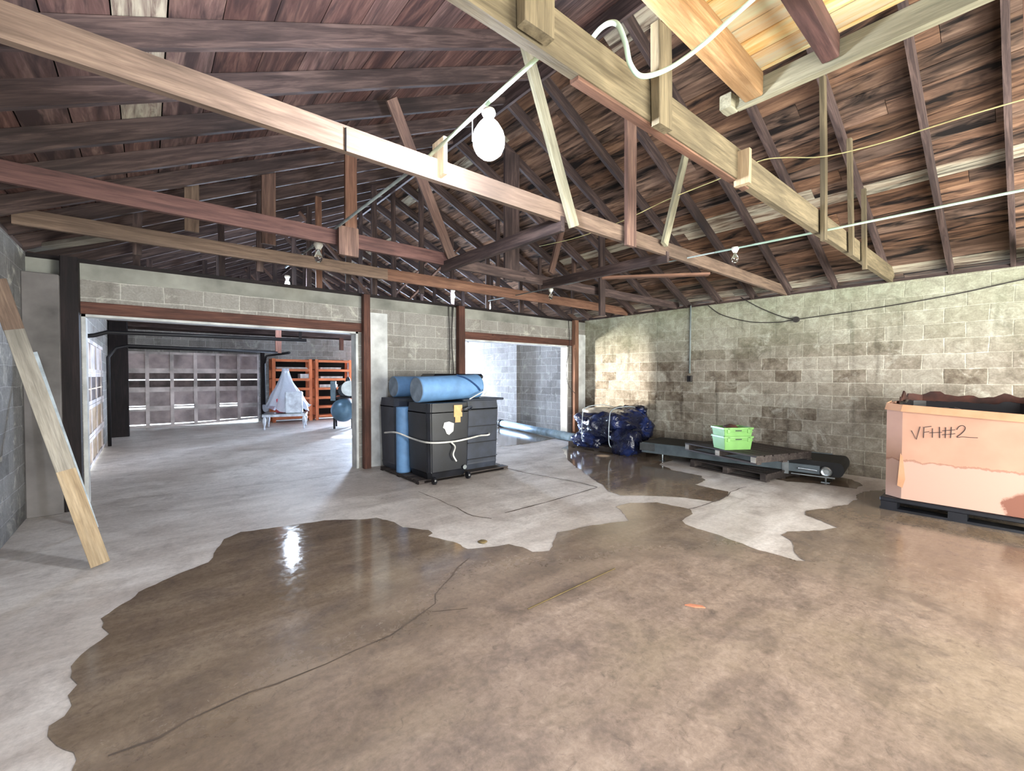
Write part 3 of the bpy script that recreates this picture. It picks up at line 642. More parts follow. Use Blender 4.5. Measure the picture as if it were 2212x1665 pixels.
tubeobj('wall_conduit', [P(1492, 660, 'x', AX-.025), P(1490, 806, 'x', AX-.025)], .016, 'conduit_dark', 'vertical grey conduit on the right wall above the outlet box', 'conduit')
tubeobj('hanging_cable', smoothpts([(4.42, BY-.05, 2.8), (4.38, BY-.06, 2.2), (4.43, BY-.05, 1.5), (4.4, BY-.04, 1.25)], 5), .012, 'cable', 'dark cable hanging down left of the middle wall post', 'cable')
tubeobj('hanging_cable', smoothpts([(4.33, BY-.04, 2.8), (4.34, BY-.05, 2.0), (4.32, BY-.04, 1.2)], 5), .009, 'cable', 'thinner dark cable hanging beside the one at the middle wall post', 'cable')
tubeobj('hanging_cable', smoothpts([(7.60, BY-.03, 2.8), (7.62, BY-.04, 2.2), (7.5, BY-.05, 1.7), (7.56, BY-.06, 1.3), (7.72, BY-.13, 1.1)], 6), .007, 'cable', 'thin cable dangling beside the right post of the small opening', 'cable')

def lamp(loc, lit, label, s=1.0, group=None, mat='bulb_hot', prof=None):
    r = empty('bare_lamp', loc, 0, label, 'lamp', group)
    bm = NB(); lathe(bm, [(0, .0), (.035*s, 0), (.04*s, -.02*s), (.026*s, -.045*s), (.02*s, -.06*s), (0, -.06*s)], 16); sub(r, 'lamp_holder', bm, 'ceramic', smooth=True)
    bm = NB(); lathe(bm, prof or [(0, -.058*s), (.014*s, -.06*s), (.018*s, -.08*s), (.03*s, -.105*s), (.035*s, -.13*s), (.028*s, -.155*s), (.012*s, -.168*s), (0, -.17*s)], 16)
    sub(r, 'bulb', bm, mat if lit else 'glass', smooth=True); return r
l1 = lamp((1.5, 2.0, 3.0), True, 'dazzling lit lamp on the conduit between the two nearest joists', 1.0, prof=[(0, -.045), (.02, -.045), (.03, -.055), (.055, -.08), (.08, -.12), (.09, -.16), (.088, -.2), (.07, -.24), (.04, -.265), (0, -.275)])
bm = NB()                                                  # wire guard and pull chain of the big lamp
tube(bm, [(-.1, .02, -.08), (-.1, .02, -.2)], .003, 5); sub(l1, 'pull_chain', bm, 'steel')
lamp((1.5, 5.19, 3.0), False, 'unlit flood lamp on the yellowish joist above the left opening', 1.3)
lamp((1.8, 7.93, 3.16), True, 'lit blue-white lamp above the lintel of the large left opening', 1.1, mat='bulb_rear')
q = P(1190, 630, 'x', x2); lamp(q+Vector((0, 0, .05)), False, 'small unlit bulb under the dark joist, above the small opening', 1.0)
q = P(1588, 540, 'x', x2); lamp(q+Vector((0, 0, .03)), False, 'unlit bulb on the green conduit before the right roof slope', 1.0)
lamp((5.99, 7.98, 3.2), True, 'lit blue-white lamp right of the middle wall post', 1.2, mat='bulb_rear')
lamp((4.95, 7.85, 3.32), True, 'lit lamp just above the top of the middle wall post', 1.1, mat='bulb_rear')
lamp((2.7, 11.7, 2.9), True, 'lamp of the rear room hidden behind the lintel of the left opening', 1.4, mat='bulb_rear')

# ================================================================== REAR ROOM
def garage_door(name, label):
    r = empty(name, (0, 0, 0)); r['kind'] = 'structure'; return r
gx0, gx1, gy = -.56, 2.86, 16.595; gd = garage_door('door_1', '')
nc = 6; sh = .555; cw = (gx1-gx0)/nc
slit_cells = {(0, c): None for c in range(0)}
for row in range(4):                     # 0 bottom .. 3 top
    z0 = row*sh; z1 = z0+sh; bm = NB(); f = .045
    zb = z0
    if row == 0:                         # bottom section hangs skewed, leaving a wedge of daylight at the right
        pass
    for c in range(nc+1):
        xx = gx0+c*cw; zz = zb
        if row == 0: zz = max(0, (c-2.6))*.028
        box(bm, max(gx0, xx-f), min(gx1, xx+f), gy-.045, gy+.02, zz, z1)
    if row == 0:
        for c in range(nc):
            a = max(0, (c-2.6))*.028; b_ = max(0, (c+1-2.6))*.028; x0 = gx0+c*cw; x1 = x0+cw
            v = [bm.verts.new(q) for q in ((x0, gy-.03, a), (x1, gy-.03, b_), (x1, gy-.03, b_+.07), (x0, gy-.03, a+.07))]; fc = bm.faces.new(v)
            e2 = bmesh.ops.extrude_face_region(bm, geom=[fc]); bmesh.ops.translate(bm, verts=[g for g in e2['geom'] if isinstance(g, bmesh.types.BMVert)], vec=(0, .05, 0))
    else: box(bm, gx0, gx1, gy-.03, gy+.02, z0 + (.03 if row == 1 else 0), z0+.07)
    box(bm, gx0, gx1, gy-.03, gy+.02, z1-.07, z1 - (.012 if row == 0 else 0))
    sub(gd, 'door_section', bm, 'door_paint')
    bm = NB(); mi = 'door_dim' if row == 2 else 'door_recess_shade'
    for c in range(nc):
        x0 = gx0+c*cw+f; x1 = x0+cw-2*f; 
        if row == 2: box(bm, x0, x1, gy-.01, gy, z0+.06, z0+.27); box(bm, x0, x1, gy-.01, gy, z0+.30, z1-.06)
        elif row == 0: box(bm, x0, x1, gy-.01, gy, .1+max(0, (c-2.6))*.028, z1-.06)
        else: box(bm, x0, x1, gy-.01, gy, z0+.09 if (row == 1 and c in (0, 2, 4)) else z0+.06, z1-.06)
    sub(gd, 'door_panel', bm, mi)
# remaining joint between lower sections is closed by a strip except where it is broken
bm = NB()
for a, b_ in ((1, 2), (3, 4), (5, 6)): box(bm, gx0+a*cw, gx0+b_*cw, gy-.015, gy, sh-.03, sh+.04)
sub(gd, 'joint_strip', bm, 'door_paint')
# second overhead door in the left wall of the rear room, seen edge-on
gd2 = garage_door('door_2', '')
for row, (za, zb_, mt) in enumerate(((.03, .5, 'door_tan'), (.51, 1.03, 'door_tan'), (1.04, 1.55, 'door_dim'), (1.56, 2.1, 'door_paint'))):
    bm = NB()
    for c in range(4): box(bm, -.74, -.702, 8.9+c*1.07-.04+.04*(c == 0), 8.9+c*1.07+.04, za+.061, zb_-.061)
    box(bm, -.74, -.70, 8.9, 12.55, za, za+.06); box(bm, -.74, -.70, 8.9, 12.55, zb_-.06, zb_); sub(gd2, 'door_section', bm, 'door_paint')
    bm = NB(); box(bm, -.735, -.72, 8.92, 12.6, za, (za+zb_)/2-.02 if row == 2 else zb_); 
    if row == 2: box(bm, -.735, -.72, 8.92, 12.6, (za+zb_)/2, zb_)
    sub(gd2, 'door_panel', bm, mt)
# tracks
def track(pts, label):
    return tubeobj('door_track', pts, .035, 'track', label, 'door track', 6)
track([(-.72, 9.15, 2.1), (-.6, 9.15, 2.12), (-.45, 9.15, 2.18), (2.4, 9.15, 2.2)], 'black door track just inside the top of the left opening')
track([(-.62, 12.55, 0.02), (-.62, 12.55, 1.9), (-.5, 12.55, 2.1), (-.3, 12.55, 2.16), (2.6, 12.55, 2.12)], 'black door track bending from the far jamb of the side garage door')
track([(2.98, 16.3, .02), (2.98, 16.3, 1.9), (2.98, 16.1, 2.1), (2.98, 15.9, 2.16), (2.98, 13.0, 2.14)], 'black door track right of the rear garage door')
board('track_hanger', (2.62, 12.55, 2.1), (2.62, 12.55, 2.85), .05, .14, 'brownpost', 'brown hanger post holding the end of the black tracks', 'hanger', up=(1, 0, 0))
board('track_hanger', (2.3, 9.17, 2.2), (2.3, 9.17, 2.86), .02, .05, 'blackpost', 'thin hanger strap of the nearer black track', 'hanger', up=(1, 0, 0))
board('track_hanger', (5.28, 15.7, 2.42), (5.28, 15.7, 2.85), .05, .14, 'brownpost', 'short brown hanger above the orange shelving', 'hanger', up=(1, 0, 0))
tubeobj('torsion_shaft', [(-.5, 16.52, 2.32), (2.9, 16.52, 2.3)], .03, 'track', 'dark spring shaft above the rear garage door', 'door spring')
board('dark_column', (-.53, 14.6, 0), (-.53, 14.6, H), .36, .3, 'blackpost', 'broad black column left of the rear garage door', 'column', up=(0, 1, 0))
board('dark_column', (2.95, 16.42, 0), (2.95, 16.42, 2.3), .1, .2, 'blackpost', 'narrow dark column between rear garage door and shelving', 'column', up=(0, 1, 0))

# shelving units
def shelf_unit(x0, x1, label):
    y0, y1 = 15.75, 16.25; r = empty('shelving_unit', ((x0+x1)/2, (y0+y1)/2, 0), 0, label, 'shelving'); w = (x1-x0)/2; d = (y1-y0)/2
    for sx in (-1, 1):
        for sy in (-1, 1): board('upright', (sx*(w-.05), sy*(d-.03), 0), (sx*(w-.05), sy*(d-.03), 2.08), .045, .1, 'orange', up=(1, 0, 0), parent=r)
    for i in range(7):
        z = .12+i*.315; bm = NB(); box(bm, -w+.0, w, -d+.02, d-.02, z+.02, z+.05); sub(r, 'shelf', bm, 'orange')
        bm = NB(); box(bm, -w+.1, w-.1, -d-.01, -d+.02, z-.03, z+.05); sub(r, 'shelf_rail', bm, 'orange')
    bm = NB(); box(bm, -w+.02, w-.02, d-.02, d, .1, 2.0); sub(r, 'back_panel', bm, 'felt')
    return r
shelf_unit(3.1, 4.32, 'orange wooden shelving unit behind the plastic-draped machine')
shelf_unit(4.42, 5.66, 'orange wooden shelving unit between machine and air compressor')
shelf_unit(5.76, 6.9, 'orange wooden shelving unit mostly hidden by the wall post')
def stack(x, z, w, n, h, label, grp=None):
    for i in range(n):
        bm = NB(); box(bm, -w/2, w/2, -.15, .15, 0, h); o = finish('stored_board', bm, 'brownpaper', bevel=.003)
        o.location = (x+R.uniform(-.02, .02), 15.95+R.uniform(-.02, .02), z+.05+i*(h+.002)); o.rotation_euler = (0, 0, R.uniform(-.03, .03)); tag(o, label, 'stored board', grp)
sz = [.12+i*.315 for i in range(7)]
stack(3.7, sz[5]+.001, .95, 3, .018, 'flat white sheet on the second shelf of the left orange unit', 'white sheets on the left orange unit')
stack(4.08, sz[4]+.001, .3, 1, .15, 'pale box on the third shelf of the left orange unit')
stack(4.95, sz[5]+.001, .7, 2, .03, 'flat board on the upper shelf of the middle orange unit', 'boards on the upper shelf of the middle unit')
stack(4.98, sz[4]+.001, .75, 1, .07, 'white flat box on the third shelf of the middle orange unit')
stack(4.9, sz[3]+.001, .6, 1, .1, 'lavender-white flat box lower on the middle orange unit')
bm = NB(); box(bm, 0, 1.2, 0, .3, 0, .02); o = finish('flat_sheet', bm, 'track'); o.location = (4.2, 15.85, sz[6]+.052+.0); tag(o, 'thin dark sheet lying on top of the orange shelving', 'sheet')

# machine under plastic on a steel table
mt_ = empty('steel_work_table', (3.1, 14.0, 0), math.radians(-18), 'white steel table with turned legs in the rear room', 'table')
for sx in (-.5, .5):
    for sy in (-.4, .4):
        bm = NB(); lathe(bm, [(.02, 0), (.03, .02), (.02, .08), (.045, .2), (.05, .27), (.03, .36), (.03, .42)], 10, (sx, sy, 0)); sub(mt_, 'leg', bm, 'white_metal', smooth=True)
bm = NB(); box(bm, -.55, .55, -.45, -.4, .36, .42); box(bm, -.55, .55, .4, .45, .36, .42); box(bm, -.55, -.5, -.4, .4, .36, .42); box(bm, .5, .55, -.4, .4, .36, .42); sub(mt_, 'frame', bm, 'white_metal')
bm = NB(); box(bm, -.55, .55, -.45, .45, .42, .44); sub(mt_, 'table_top', bm, 'steel')
mc = empty('wrapped_machine', (3.1, 14.0, .442), math.radians(-18), 'white machine draped in clear plastic on the steel table', 'machine')
bm = NB(); box(bm, .02, .46, -.42, .0, 0, .62); sub(mc, 'housing', bm, 'white_metal', bevel=.03)
bm = NB(); box(bm, -.22, .0, -.3, -.05, .02, .42); sub(mc, 'motor_guard', bm, 'red', bevel=.02)
bm = NB(); lathe(bm, [(.07, .55), (.08, 1.2), (.06, 1.26), (0, 1.26)], 14, (0, 0, 0)); sub(mc, 'column', bm, 'white_metal', smooth=True)
bm = NB(); seg = 40; rings = []
for i in range(13):
    t = i/12; z = 1.29 - t*1.15; base = .085 + .52*(max(0, t-.08)**1.25)
    ring = []
    for k2 in range(seg):
        a = 2*math.pi*k2/seg; fold = 1+.16*t*math.sin(a*7+2.1*math.sin(3*a)) + .12*noise.noise((math.cos(a)*2, math.sin(a)*2, t*4))
        rr = base*fold; zz = z + (t > .95)*.1*math.sin(a*5)
        ring.append(bm.verts.new((rr*math.cos(a)*1.08, rr*math.sin(a)*.85, zz)))
    rings.append(ring)
for A, B in zip(rings, rings[1:]):
    for k2 in range(seg): bm.faces.new((A[k2], A[(k2+1) % seg], B[(k2+1) % seg], B[k2]))
bm.faces.new(rings[0]); sub(mc, 'plastic_cover', bm, 'sheet', smooth=True)

# air compressor, its tank seen end-on
ac = empty('air_compressor', (4.43, 13.0, 0), math.radians(-22), 'blue-grey air compressor with round tank end, left of the wall post', 'air compressor')
bm = NB(); lathe(bm, [(0, -.62), (.12, -.61), (.23, -.56), (.30, -.48), (.33, -.38), (.33, .5), (.28, .6), (0, .66)], 28, (0, 0, .53), 'y'); sub(ac, 'tank', bm, 'tank', smooth=True)
for sx in (-.24, .24):
    for sy in (-.3, .4): bm = NB(); box(bm, sx-.03, sx+.03, sy-.03, sy+.03, 0, .34); sub(ac, 'leg', bm, 'track')
bm = NB(); box(bm, -.2, .35, -.35, .5, .87, .9); sub(ac, 'mounting_plate', bm, 'track')
bm = NB(); lathe(bm, [(0, -.25), (.16, -.25), (.17, -.2), (.17, .2), (.1, .25), (0, .25)], 16, (.02, -.05, 1.1), 'y'); box(bm, -.1, .28, -.1, .3, .9, 1.15)
for z in (1.16, 1.2, 1.24, 1.28, 1.32): box(bm, .02, .3, -.12, .2, z, z+.02)
lathe(bm, [(0, 0), (.07, 0), (.07, .3), (.03, .38), (0, .38)], 12, (.12, .02, 1.1)); sub(ac, 'motor', bm, 'engine')
bm = NB(); lathe(bm, [(.2, -.02), (.22, -.02), (.22, .02), (.2, .02)], 24, (.17, -.32, 1.15), 'y'); tube(bm, [(-.03, -.32, 1.15), (.37, -.32, 1.15)], .012); tube(bm, [(.17, -.32, .95), (.17, -.32, 1.35)], .012); sub(ac, 'flywheel', bm, 'steel')
bm = NB(); box(bm, -.34, -.2, -.3, .0, .8, 1.36); sub(ac, 'control_box', bm, 'panelbox', bevel=.01)

# grey pipe lying through the small opening
pp = empty('flanged_pipe', (8.05, 10.2, .11), 0, 'long blue-grey pipe with flange lying on the floor through the small opening', 'pipe')
a = Vector((0, 0, 0)); b_ = Vector((7.42, 6.68, .11)) - Vector((8.05, 10.2, .11)); bm = NB(); tube(bm, [a, b_], .095, 20); sub(pp, 'pipe_body', bm, 'pipe', smooth=True)
d = b_.normalized(); bm = NB(); tube(bm, [a-d*.02, a+d*.03], .11, 24); tube(bm, [a+d*.08, a+d*.11], .115, 24); sub(pp, 'flange', bm, 'track', smooth=False)

# ================================================================== BINS CLUSTER
def pallet(name, cx, cy, z, w, d, rz, mat, label, group=None, th=.13, slats=6, pale_ends=False):
    r = empty(name, (cx, cy, z), rz, label, 'pallet', group)
    for sx in (-1, 0, 1):
        bm = NB(); x = sx*(w/2-.05); box(bm, x-.04, x+.04, -d/2+.004, d/2-.004, .02 if th > .08 else .012, th-.018); sub(r, 'stringer', bm, mat)
        if pale_ends: bm = NB(); box(bm, x-.038, x+.038, -d/2, -d/2+.01, .022, th-.02); sub(r, 'stringer_end', bm, 'greywood')
    for i in range(slats):
        bm = NB(); y = -d/2+(i+.5)*d/slats; j_ = R.uniform(-.01, .01); box(bm, -w/2+j_, w/2+j_, y-d/slats*.42, y+d/slats*.42, th-.018, th); sub(r, 'deck_board', bm, mat)
    for i in range(3):
        bm = NB(); y = -d/2+.05+i*(d-.1)/2; box(bm, -w/2, w/2, y-.045, y+.045, 0, .02 if th > .08 else .012); sub(r, 'bottom_board', bm, mat)
    return r
pallet('wooden_pallet', 3.66, 6.08, 0, 1.6, 1.3, 0, 'palletwood', 'low wooden pallet under the black bins and blue rolls', th=.055, slats=7)
def bin_(name, x0, x1, y0, y1, z0, z1, mat, label, ribs=0, lid=False, taper=.03, rz=0):
    cx, cy = (x0+x1)/2, (y0+y1)/2; w, d_ = (x1-x0)/2, (y1-y0)/2; h = z1-z0
    r = empty(name, (cx, cy, z0), rz, label, 'bin'); bm = NB(); lv = [(0, taper), (.08, taper*.6), (.1, .02), (h-.14, 0), (h-.12, .0), (h, .012)]
    rings = []
    for z, t in lv:
        c = .05; ring = []
        for sx, sy in ((-1, -1), (1, -1), (1, 1), (-1, 1)):
            X, Y = sx*(w-t), sy*(d_-t); a = (X-sx*c, Y); b2 = (X, Y-sy*c); pr_ = [a, b2] if sx*sy < 0 else [b2, a]
            pr_ = [(X, Y-sy*c), (X-sx*c, Y)] if sx*sy > 0 else [(X-sx*c, Y), (X, Y-sy*c)]
            ring += pr_
        # order around
        ring.sort(key=lambda p: math.atan2(p[1], p[0])); rings.append([bm.verts.new((p[0], p[1], z)) for p in ring])
    for A, B in zip(rings, rings[1:]):
        for i in range(8): bm.faces.new((A[i], A[(i+1) % 8], B[(i+1) % 8], B[i]))
    bm.faces.new(rings[0][::-1]); bm.faces.new(rings[-1]); bmesh.ops.bevel(bm, geom=[e for e in bm.edges if abs(e.verts[0].co.z-e.verts[1].co.z) > .1], offset=.012, segments=2, affect='EDGES')
    sub(r, 'bin_body', bm, mat)
    for i in range(ribs):
        bm = NB(); zz = .15+i*(h-.3)/max(1, ribs-1) if ribs > 1 else h/2; box(bm, -w+.08, w-.08, -d_-.008, -d_+.01, zz, zz+.012); box(bm, w-.01, w+.008, -d_+.08, d_-.08, zz, zz+.012); sub(r, 'rib', bm, 'black_plastic')
    if lid: bm = NB(); box(bm, -w-.03, w+.07, -d_-.03, d_+.03, h, h+.035); sub(r, 'lid', bm, mat, bevel=.012)
    return r
ba = bin_('wheeled_bin', 2.95, 3.66, 5.33, 5.98, .058, 1.12, 'black_plastic', 'black moulded bin at the front of the strapped cluster, with torn labels', taper=.05)
for sx in (-.28, .28):
    bm = NB(); lathe(bm, [(0, -.02), (.05, -.02), (.055, 0), (.05, .02), (0, .02)], 16, (sx, -.36, .0), 'x'); sub(ba, 'wheel', bm, 'black_plastic')
bm = NB(); box(bm, .06, .2, -.334, -.329, .86, 1.03); v = box(bm, .08, .17, -.334, -.329, .78, .86); o = sub(ba, 'torn_tag', bm, 'tan'); o['label'] = 'torn tan cardboard tag'
bm = NB(); prism(bm, [(-.1, .79), (-.02, .8), (.06, .77), (.05, .66), (-.02, .61), (-.06, .63), (-.09, .7), (-.12, .72)], .328, .332)
bmesh.ops.rotate(bm, verts=bm.verts, cent=(0, 0, 0), matrix=Matrix.Rotation(math.pi/2, 3, 'X')); bm2 = bm; sub(ba, 'torn_sticker', bm2, 'paper')
bm = NB(); tube(bm, smoothpts([(.2, -.33, .93), (.2, -.40, .97), (.32, -.40, 1.0), (.33, -.33, .95)]), .012, 6); sub(ba, 'handle', bm, 'grey_plastic')
bm = NB(); lathe(bm, [(.02, -.006), (.032, -.006), (.032, .006), (.02, .006)], 16, (.24, -.335, .12), 'y'); sub(ba, 'lock_ring', bm, 'steel')
bin_('storage_bin', 3.70, 4.40, 5.58, 6.28, .057, 1.12, 'grey_plastic', 'charcoal bin with ribbed sides and overhanging lid, right of the black bin', ribs=4, lid=True)
bin_('storage_bin', 2.90, 3.62, 6.25, 6.85, .057, 1.16, 'grey_plastic', 'dark grey bin at the back left of the cluster, beside the upright blue roll', ribs=0)
bin_('storage_bin', 3.72, 4.35, 6.34, 6.86, .057, 1.1, 'black_plastic', 'black bin hidden at the back of the cluster by the wall', ribs=0)
def roll(loc, rot, r_, L, label, end='foam_end'):
    e = empty('foam_roll', loc, 0, label, 'foam roll'); e.rotation_euler = rot
    bm = NB(); lathe(bm, [(r_*.99, 0), (r_, .02), (r_, L-.02), (r_*.99, L)], 32, (0, 0, 0), 'x'); sub(e, 'outer_layer', bm, 'blue_foam', smooth=True)
    bm = NB(); lathe(bm, [(0, -.004), (r_*.92, -.004), (r_*.95, .003)], 32, (0, 0, 0), 'x'); sub(e, 'rolled_end', bm, end)
    bm = NB(); lathe(bm, [(r_*.95, L), (r_*.9, L+.004), (0, L+.004)], 32, (0, 0, 0), 'x'); sub(e, 'rolled_end', bm, end)
    return e
rl1 = roll((2.93, 5.62, 1.31), (0, math.radians(-2), math.radians(3)), .185, 1.08, 'large blue foam roll lying across the top of the bins')
bm = NB(); tube(bm, smoothpts([(.66, -.06, .185), (.78, -.15, .13), (.92, -.196, .02), (1.0, -.19, -.06)], 5), .014, 6); sub(rl1, 'strap', bm, 'strap_blue')
rl2 = roll((2.99, 6.50, 1.335), (0, 0, math.radians(2)), .165, 1.0, 'smaller blue foam roll lying behind, on the back left bin')
rl3 = roll((2.86, 5.98, .02), (0, -math.pi/2, 0), .11, .98, 'upright blue foam roll standing left of the black bin', end='blue_foam'); rl3.location.z = .008
rl3.location = (2.97, 6.115, .058)
cs_ = empty('hard_case', (3.76, 6.02, 1.17), math.radians(2), 'flat black hard case lying on top behind the big blue roll', 'case')
bm = NB(); box(bm, -.45, .5, -.22, .22, .16, .27); sub(cs_, 'lower_shell', bm, 'black_plastic', bevel=.03)
bm = NB(); box(bm, -.45, .5, -.22, .22, .275, .37); sub(cs_, 'upper_shell', bm, 'black_plastic', bevel=.035)
bm = NB(); box(bm, -.3, .45, -.16, .2, -.01, .158); sub(cs_, 'foam_base', bm, 'black_plastic')
ropepts = [(2.84, 6.5, .62), P(856, 934, 'x', 2.83), P(893, 946, 'y', 5.8)+Vector((-.03, 0, 0)), P(926, 956, 'y', 5.30), P(975, 954, 'y', 5.305), P(1008, 948, 'y', 5.305), P(1035, 941, 'y', 5.53), P(1057, 937, 'y', 5.55), (4.45, 6.3, .62)]
tubeobj('binding_rope', smoothpts(ropepts, 6), .013, 'strap_white', 'white rope tied round the middle of the bin cluster', 'rope')
tubeobj('rope_tail', smoothpts([P(974, 955, 'y', 5.30), P(983, 965, 'y', 5.29), P(979, 982, 'y', 5.28), P(986, 996, 'y', 5.28)], 6), .011, 'strap_white', 'loose rope end hanging down the black bin', 'rope')
tubeobj('top_rope', smoothpts([(4.0, 5.45, 1.22), (4.04, 5.42, 1.3), (3.7, 5.42, 1.16)], 6), .009, 'strap_white', 'thin white line around the end of the big blue roll', 'rope')

# ================================================================== TARP PILE
pallet('wooden_pallet', 7.45, 5.62, 0, 1.15, 1.5, 0, 'palletwood', 'wooden pallet under the blue tarp bundle', th=.12)
tpile = empty('tarp_covered_pile', (7.47, 5.64, .121), 0, 'bundle wrapped in crumpled dark blue tarp beside the right wall', 'bundle')
def lump(name, sx, sy, sz_, c, mat, par, amp, freq, p=4, seg=56, sd=0):
    bm = NB(); bmesh.ops.create_uvsphere(bm, u_segments=seg, v_segments=seg//2, radius=1)
    for v in bm.verts:
        n = v.co.normalized(); m = (abs(n.x)**p+abs(n.y)**p+abs(n.z)**p)**(-1/p)
        q = Vector((n.x*m*sx, n.y*m*sy, n.z*m*sz_)); f = noise.fractal(n*freq+Vector((sd, 0, 0)), 1, 2, 4)
        rid = 1-abs(noise.noise(n*freq*2.3+Vector((sd, 5, 0))))*2
        v.co = q + n*amp*(f+.35*rid); v.co.z = max(v.co.z, -sz_)
        v.co += Vector(c)
    return sub(par, name, bm, mat, smooth=True)
lump('tarp', .54, .68, .33, (0, 0, .335), 'tarp', tpile, .12, 1.7, 3.6, 96)
lump('tarp_fold', .22, .28, .24, (-.42, -.62, .12), 'tarp', tpile, .07, 2.5, 3, 32, 4)
lump('tarp_fold', .14, .26, .07, (.3, -.3, .68), 'tarp', tpile, .05, 2.5, 3, 40, 7)
lump('tarp_fold', .10, .34, .12, (-.56, .25, .06), 'tarp', tpile, .06, 2.5, 3, 40, 12)
lump('top_sheen', .4, .5, .05, (-.06, .1, .66), 'topsheen', tpile, .03, 2, 3, 40, 2)
for yy, nm in ((.28, 'rope'), (-.4, 'rope')):
    bm = NB(); tube(bm, smoothpts([(-.55, yy, -.02), (-.66, yy, .1), (-.655, yy, .5), (-.53, yy+.02, .73), (0, yy, .77), (.5, yy, .68)], 5), .008, 6); sub(tpile, nm, bm, 'slab_grey')

# ================================================================== CONVEYOR, PALLETS, CRATES
A0 = Vector((6.86, 4.55, 0)); A1 = Vector((7.26, 1.72, 0)); dv = (A1-A0); L = dv.length; yawc = math.atan2(dv.y, dv.x)
cv = empty('belt_conveyor', A0, yawc, 'long low belt conveyor with grey side frame and black belt along the right wall', 'conveyor')
Wd = .86                                    # local x along, local y to the left = towards the wall
bm = NB(); box(bm, 0, L*.78, 0, .035, .13, .31); sub(cv, 'side_frame', bm, 'conv_frame', bevel=.004)
bm = NB(); box(bm, L*.78, L*.93, .005, .03, .12, .24); o = sub(cv, 'side_frame', bm, 'conv_frame', bevel=.004)
bm = NB(); box(bm, 0, L*.95, Wd-.035, Wd, .13, .31); sub(cv, 'side_frame', bm, 'conv_frame')
bm = NB(); n = 14; prof = [(0, .315)] + [(L, .30)] + [(L+.0+.07*math.sin(t*math.pi/n), .2+.1*math.cos(t*math.pi/n)) for t in range(1, n)] + [(L, .10), (0, .15)]
a = [bm.verts.new((x, .045, z)) for x, z in prof]; b2 = [bm.verts.new((x, Wd-.04, z)) for x, z in prof]; bm.faces.new(a); bm.faces.new(b2[::-1])
for i in range(len(prof)): bm.faces.new((a[i], a[(i+1) % len(prof)], b2[(i+1) % len(prof)], b2[i]))
sub(cv, 'belt', bm, 'belt')
bm = NB(); box(bm, -.03, .25, -.012, 0, .17, .30); sub(cv, 'end_plate', bm, 'steel')
bm = NB(); box(bm, L*.77, L*.80, -.015, .04, .08, .27); sub(cv, 'joint_bracket', bm, 'steel')
bm = NB(); box(bm, L*.81, L*.99, -.005, .01, .085, .10); tube(bm, [(L*.84, -.01, .18), (L*.92, -.01, .17)], .012); sub(cv, 'tension_bar', bm, 'steel')
bm = NB(); lathe(bm, [(0, -.03), (.03, -.03), (.03, -.015), (.055, -.02), (.07, -.012), (.07, .02), (0, .02)], 24, (L*.955, 0, .17), 'y'); sub(cv, 'bearing', bm, 'steel', smooth=False)
for xx in (.35, L*.95):
    for yy in (.1, Wd-.1):
        bm = NB(); tube(bm, [(xx, yy, .0), (xx, yy, .14)], .014); box(bm, xx-.05, xx+.05, yy-.04, yy+.04, 0, .012); sub(cv, 'foot', bm, 'steel')
# pallet lying on the conveyor
pf0 = P(1479, 958, 'z', .42); pf1 = P(1634, 988, 'z', .42); dd = (pf1-pf0); yawp = math.atan2(dd.y, dd.x); mid = (pf0+pf1)/2; nrm = Vector((-dd.y, dd.x, 0)).normalized()
if nrm.x < 0: nrm = -nrm
pc = mid + nrm*.55
up_p = pallet('wooden_pallet', pc.x, pc.y, .318, dd.length, 1.1, yawp, 'palletwood', 'dark wooden pallet lying on the conveyor under the green crates', th=.115, slats=7, pale_ends=True)
lp0 = P(1490, 992, 'z', .12); lp1 = P(1655, 1024, 'z', .12); dd2 = lp1-lp0; m2 = (lp0+lp1)/2; n2 = Vector((-dd2.y, dd2.x, 0)).normalized(); n2 = n2 if n2.x > 0 else -n2
pallet('wooden_pallet', (m2+n2*.45).x, (m2+n2*.45).y, 0, dd2.length, .9, math.atan2(dd2.y, dd2.x), 'palletwood', 'grey weathered pallet on the floor under the conveyor', th=.12, slats=7)
# crates
def crate(loc, rz, label, z0):
    r = empty('plastic_crate', loc, rz, label, 'crate', None); w, d_, h = .22, .15, .19; bm = NB()
    t = .01; tp_ = .02
    def wallb(x0, x1, y0, y1, zz0, zz1): box(bm, x0, x1, y0, y1, zz0, zz1)
    for sx, sy in ((0, -1), (0, 1)):
        v = box(bm, -w+tp_, w-tp_, sy*(d_-tp_)-t/2, sy*(d_-tp_)+t/2, 0, h)
        for q in v[4:]: q.co.x *= w/(w-tp_); q.co.y += sy*tp_
    for sx in (-1, 1):
        v = box(bm, sx*(w-tp_)-t/2, sx*(w-tp_)+t/2, -d_+tp_, d_-tp_, 0, h)
        for q in v[4:]: q.co.y *= d_/(d_-tp_); q.co.x += sx*tp_
    box(bm, -w+tp_, w-tp_, -d_+tp_, d_-tp_, 0, .01); sub(r, 'tub', bm, 'crate')
    bm = NB()
    for sy in (-1, 1): box(bm, -w-.015, w+.015, sy*d_-.012, sy*d_+.012, h-.022, h+.008); box(bm, -w-.008, w+.008, sy*d_-.01, sy*d_+.01, h-.06, h-.05)
    for sx in (-1, 1): box(bm, sx*w-.012, sx*w+.012, -d_, d_, h-.022, h+.008)
    for sx in (-1, 1): box(bm, sx*w*.72-.02, sx*w*.72+.02, -d_-.012, d_+.012, h-.07, h)
    sub(r, 'rim', bm, 'crate', bevel=.003)
    bm = NB(); box(bm, -.05, .05, -d_-.002, -d_+.005, h-.045, h-.03); sub(r, 'hand_grip', bm, 'black_plastic')
    return r
cc = P(1590, 971, 'z', .434)
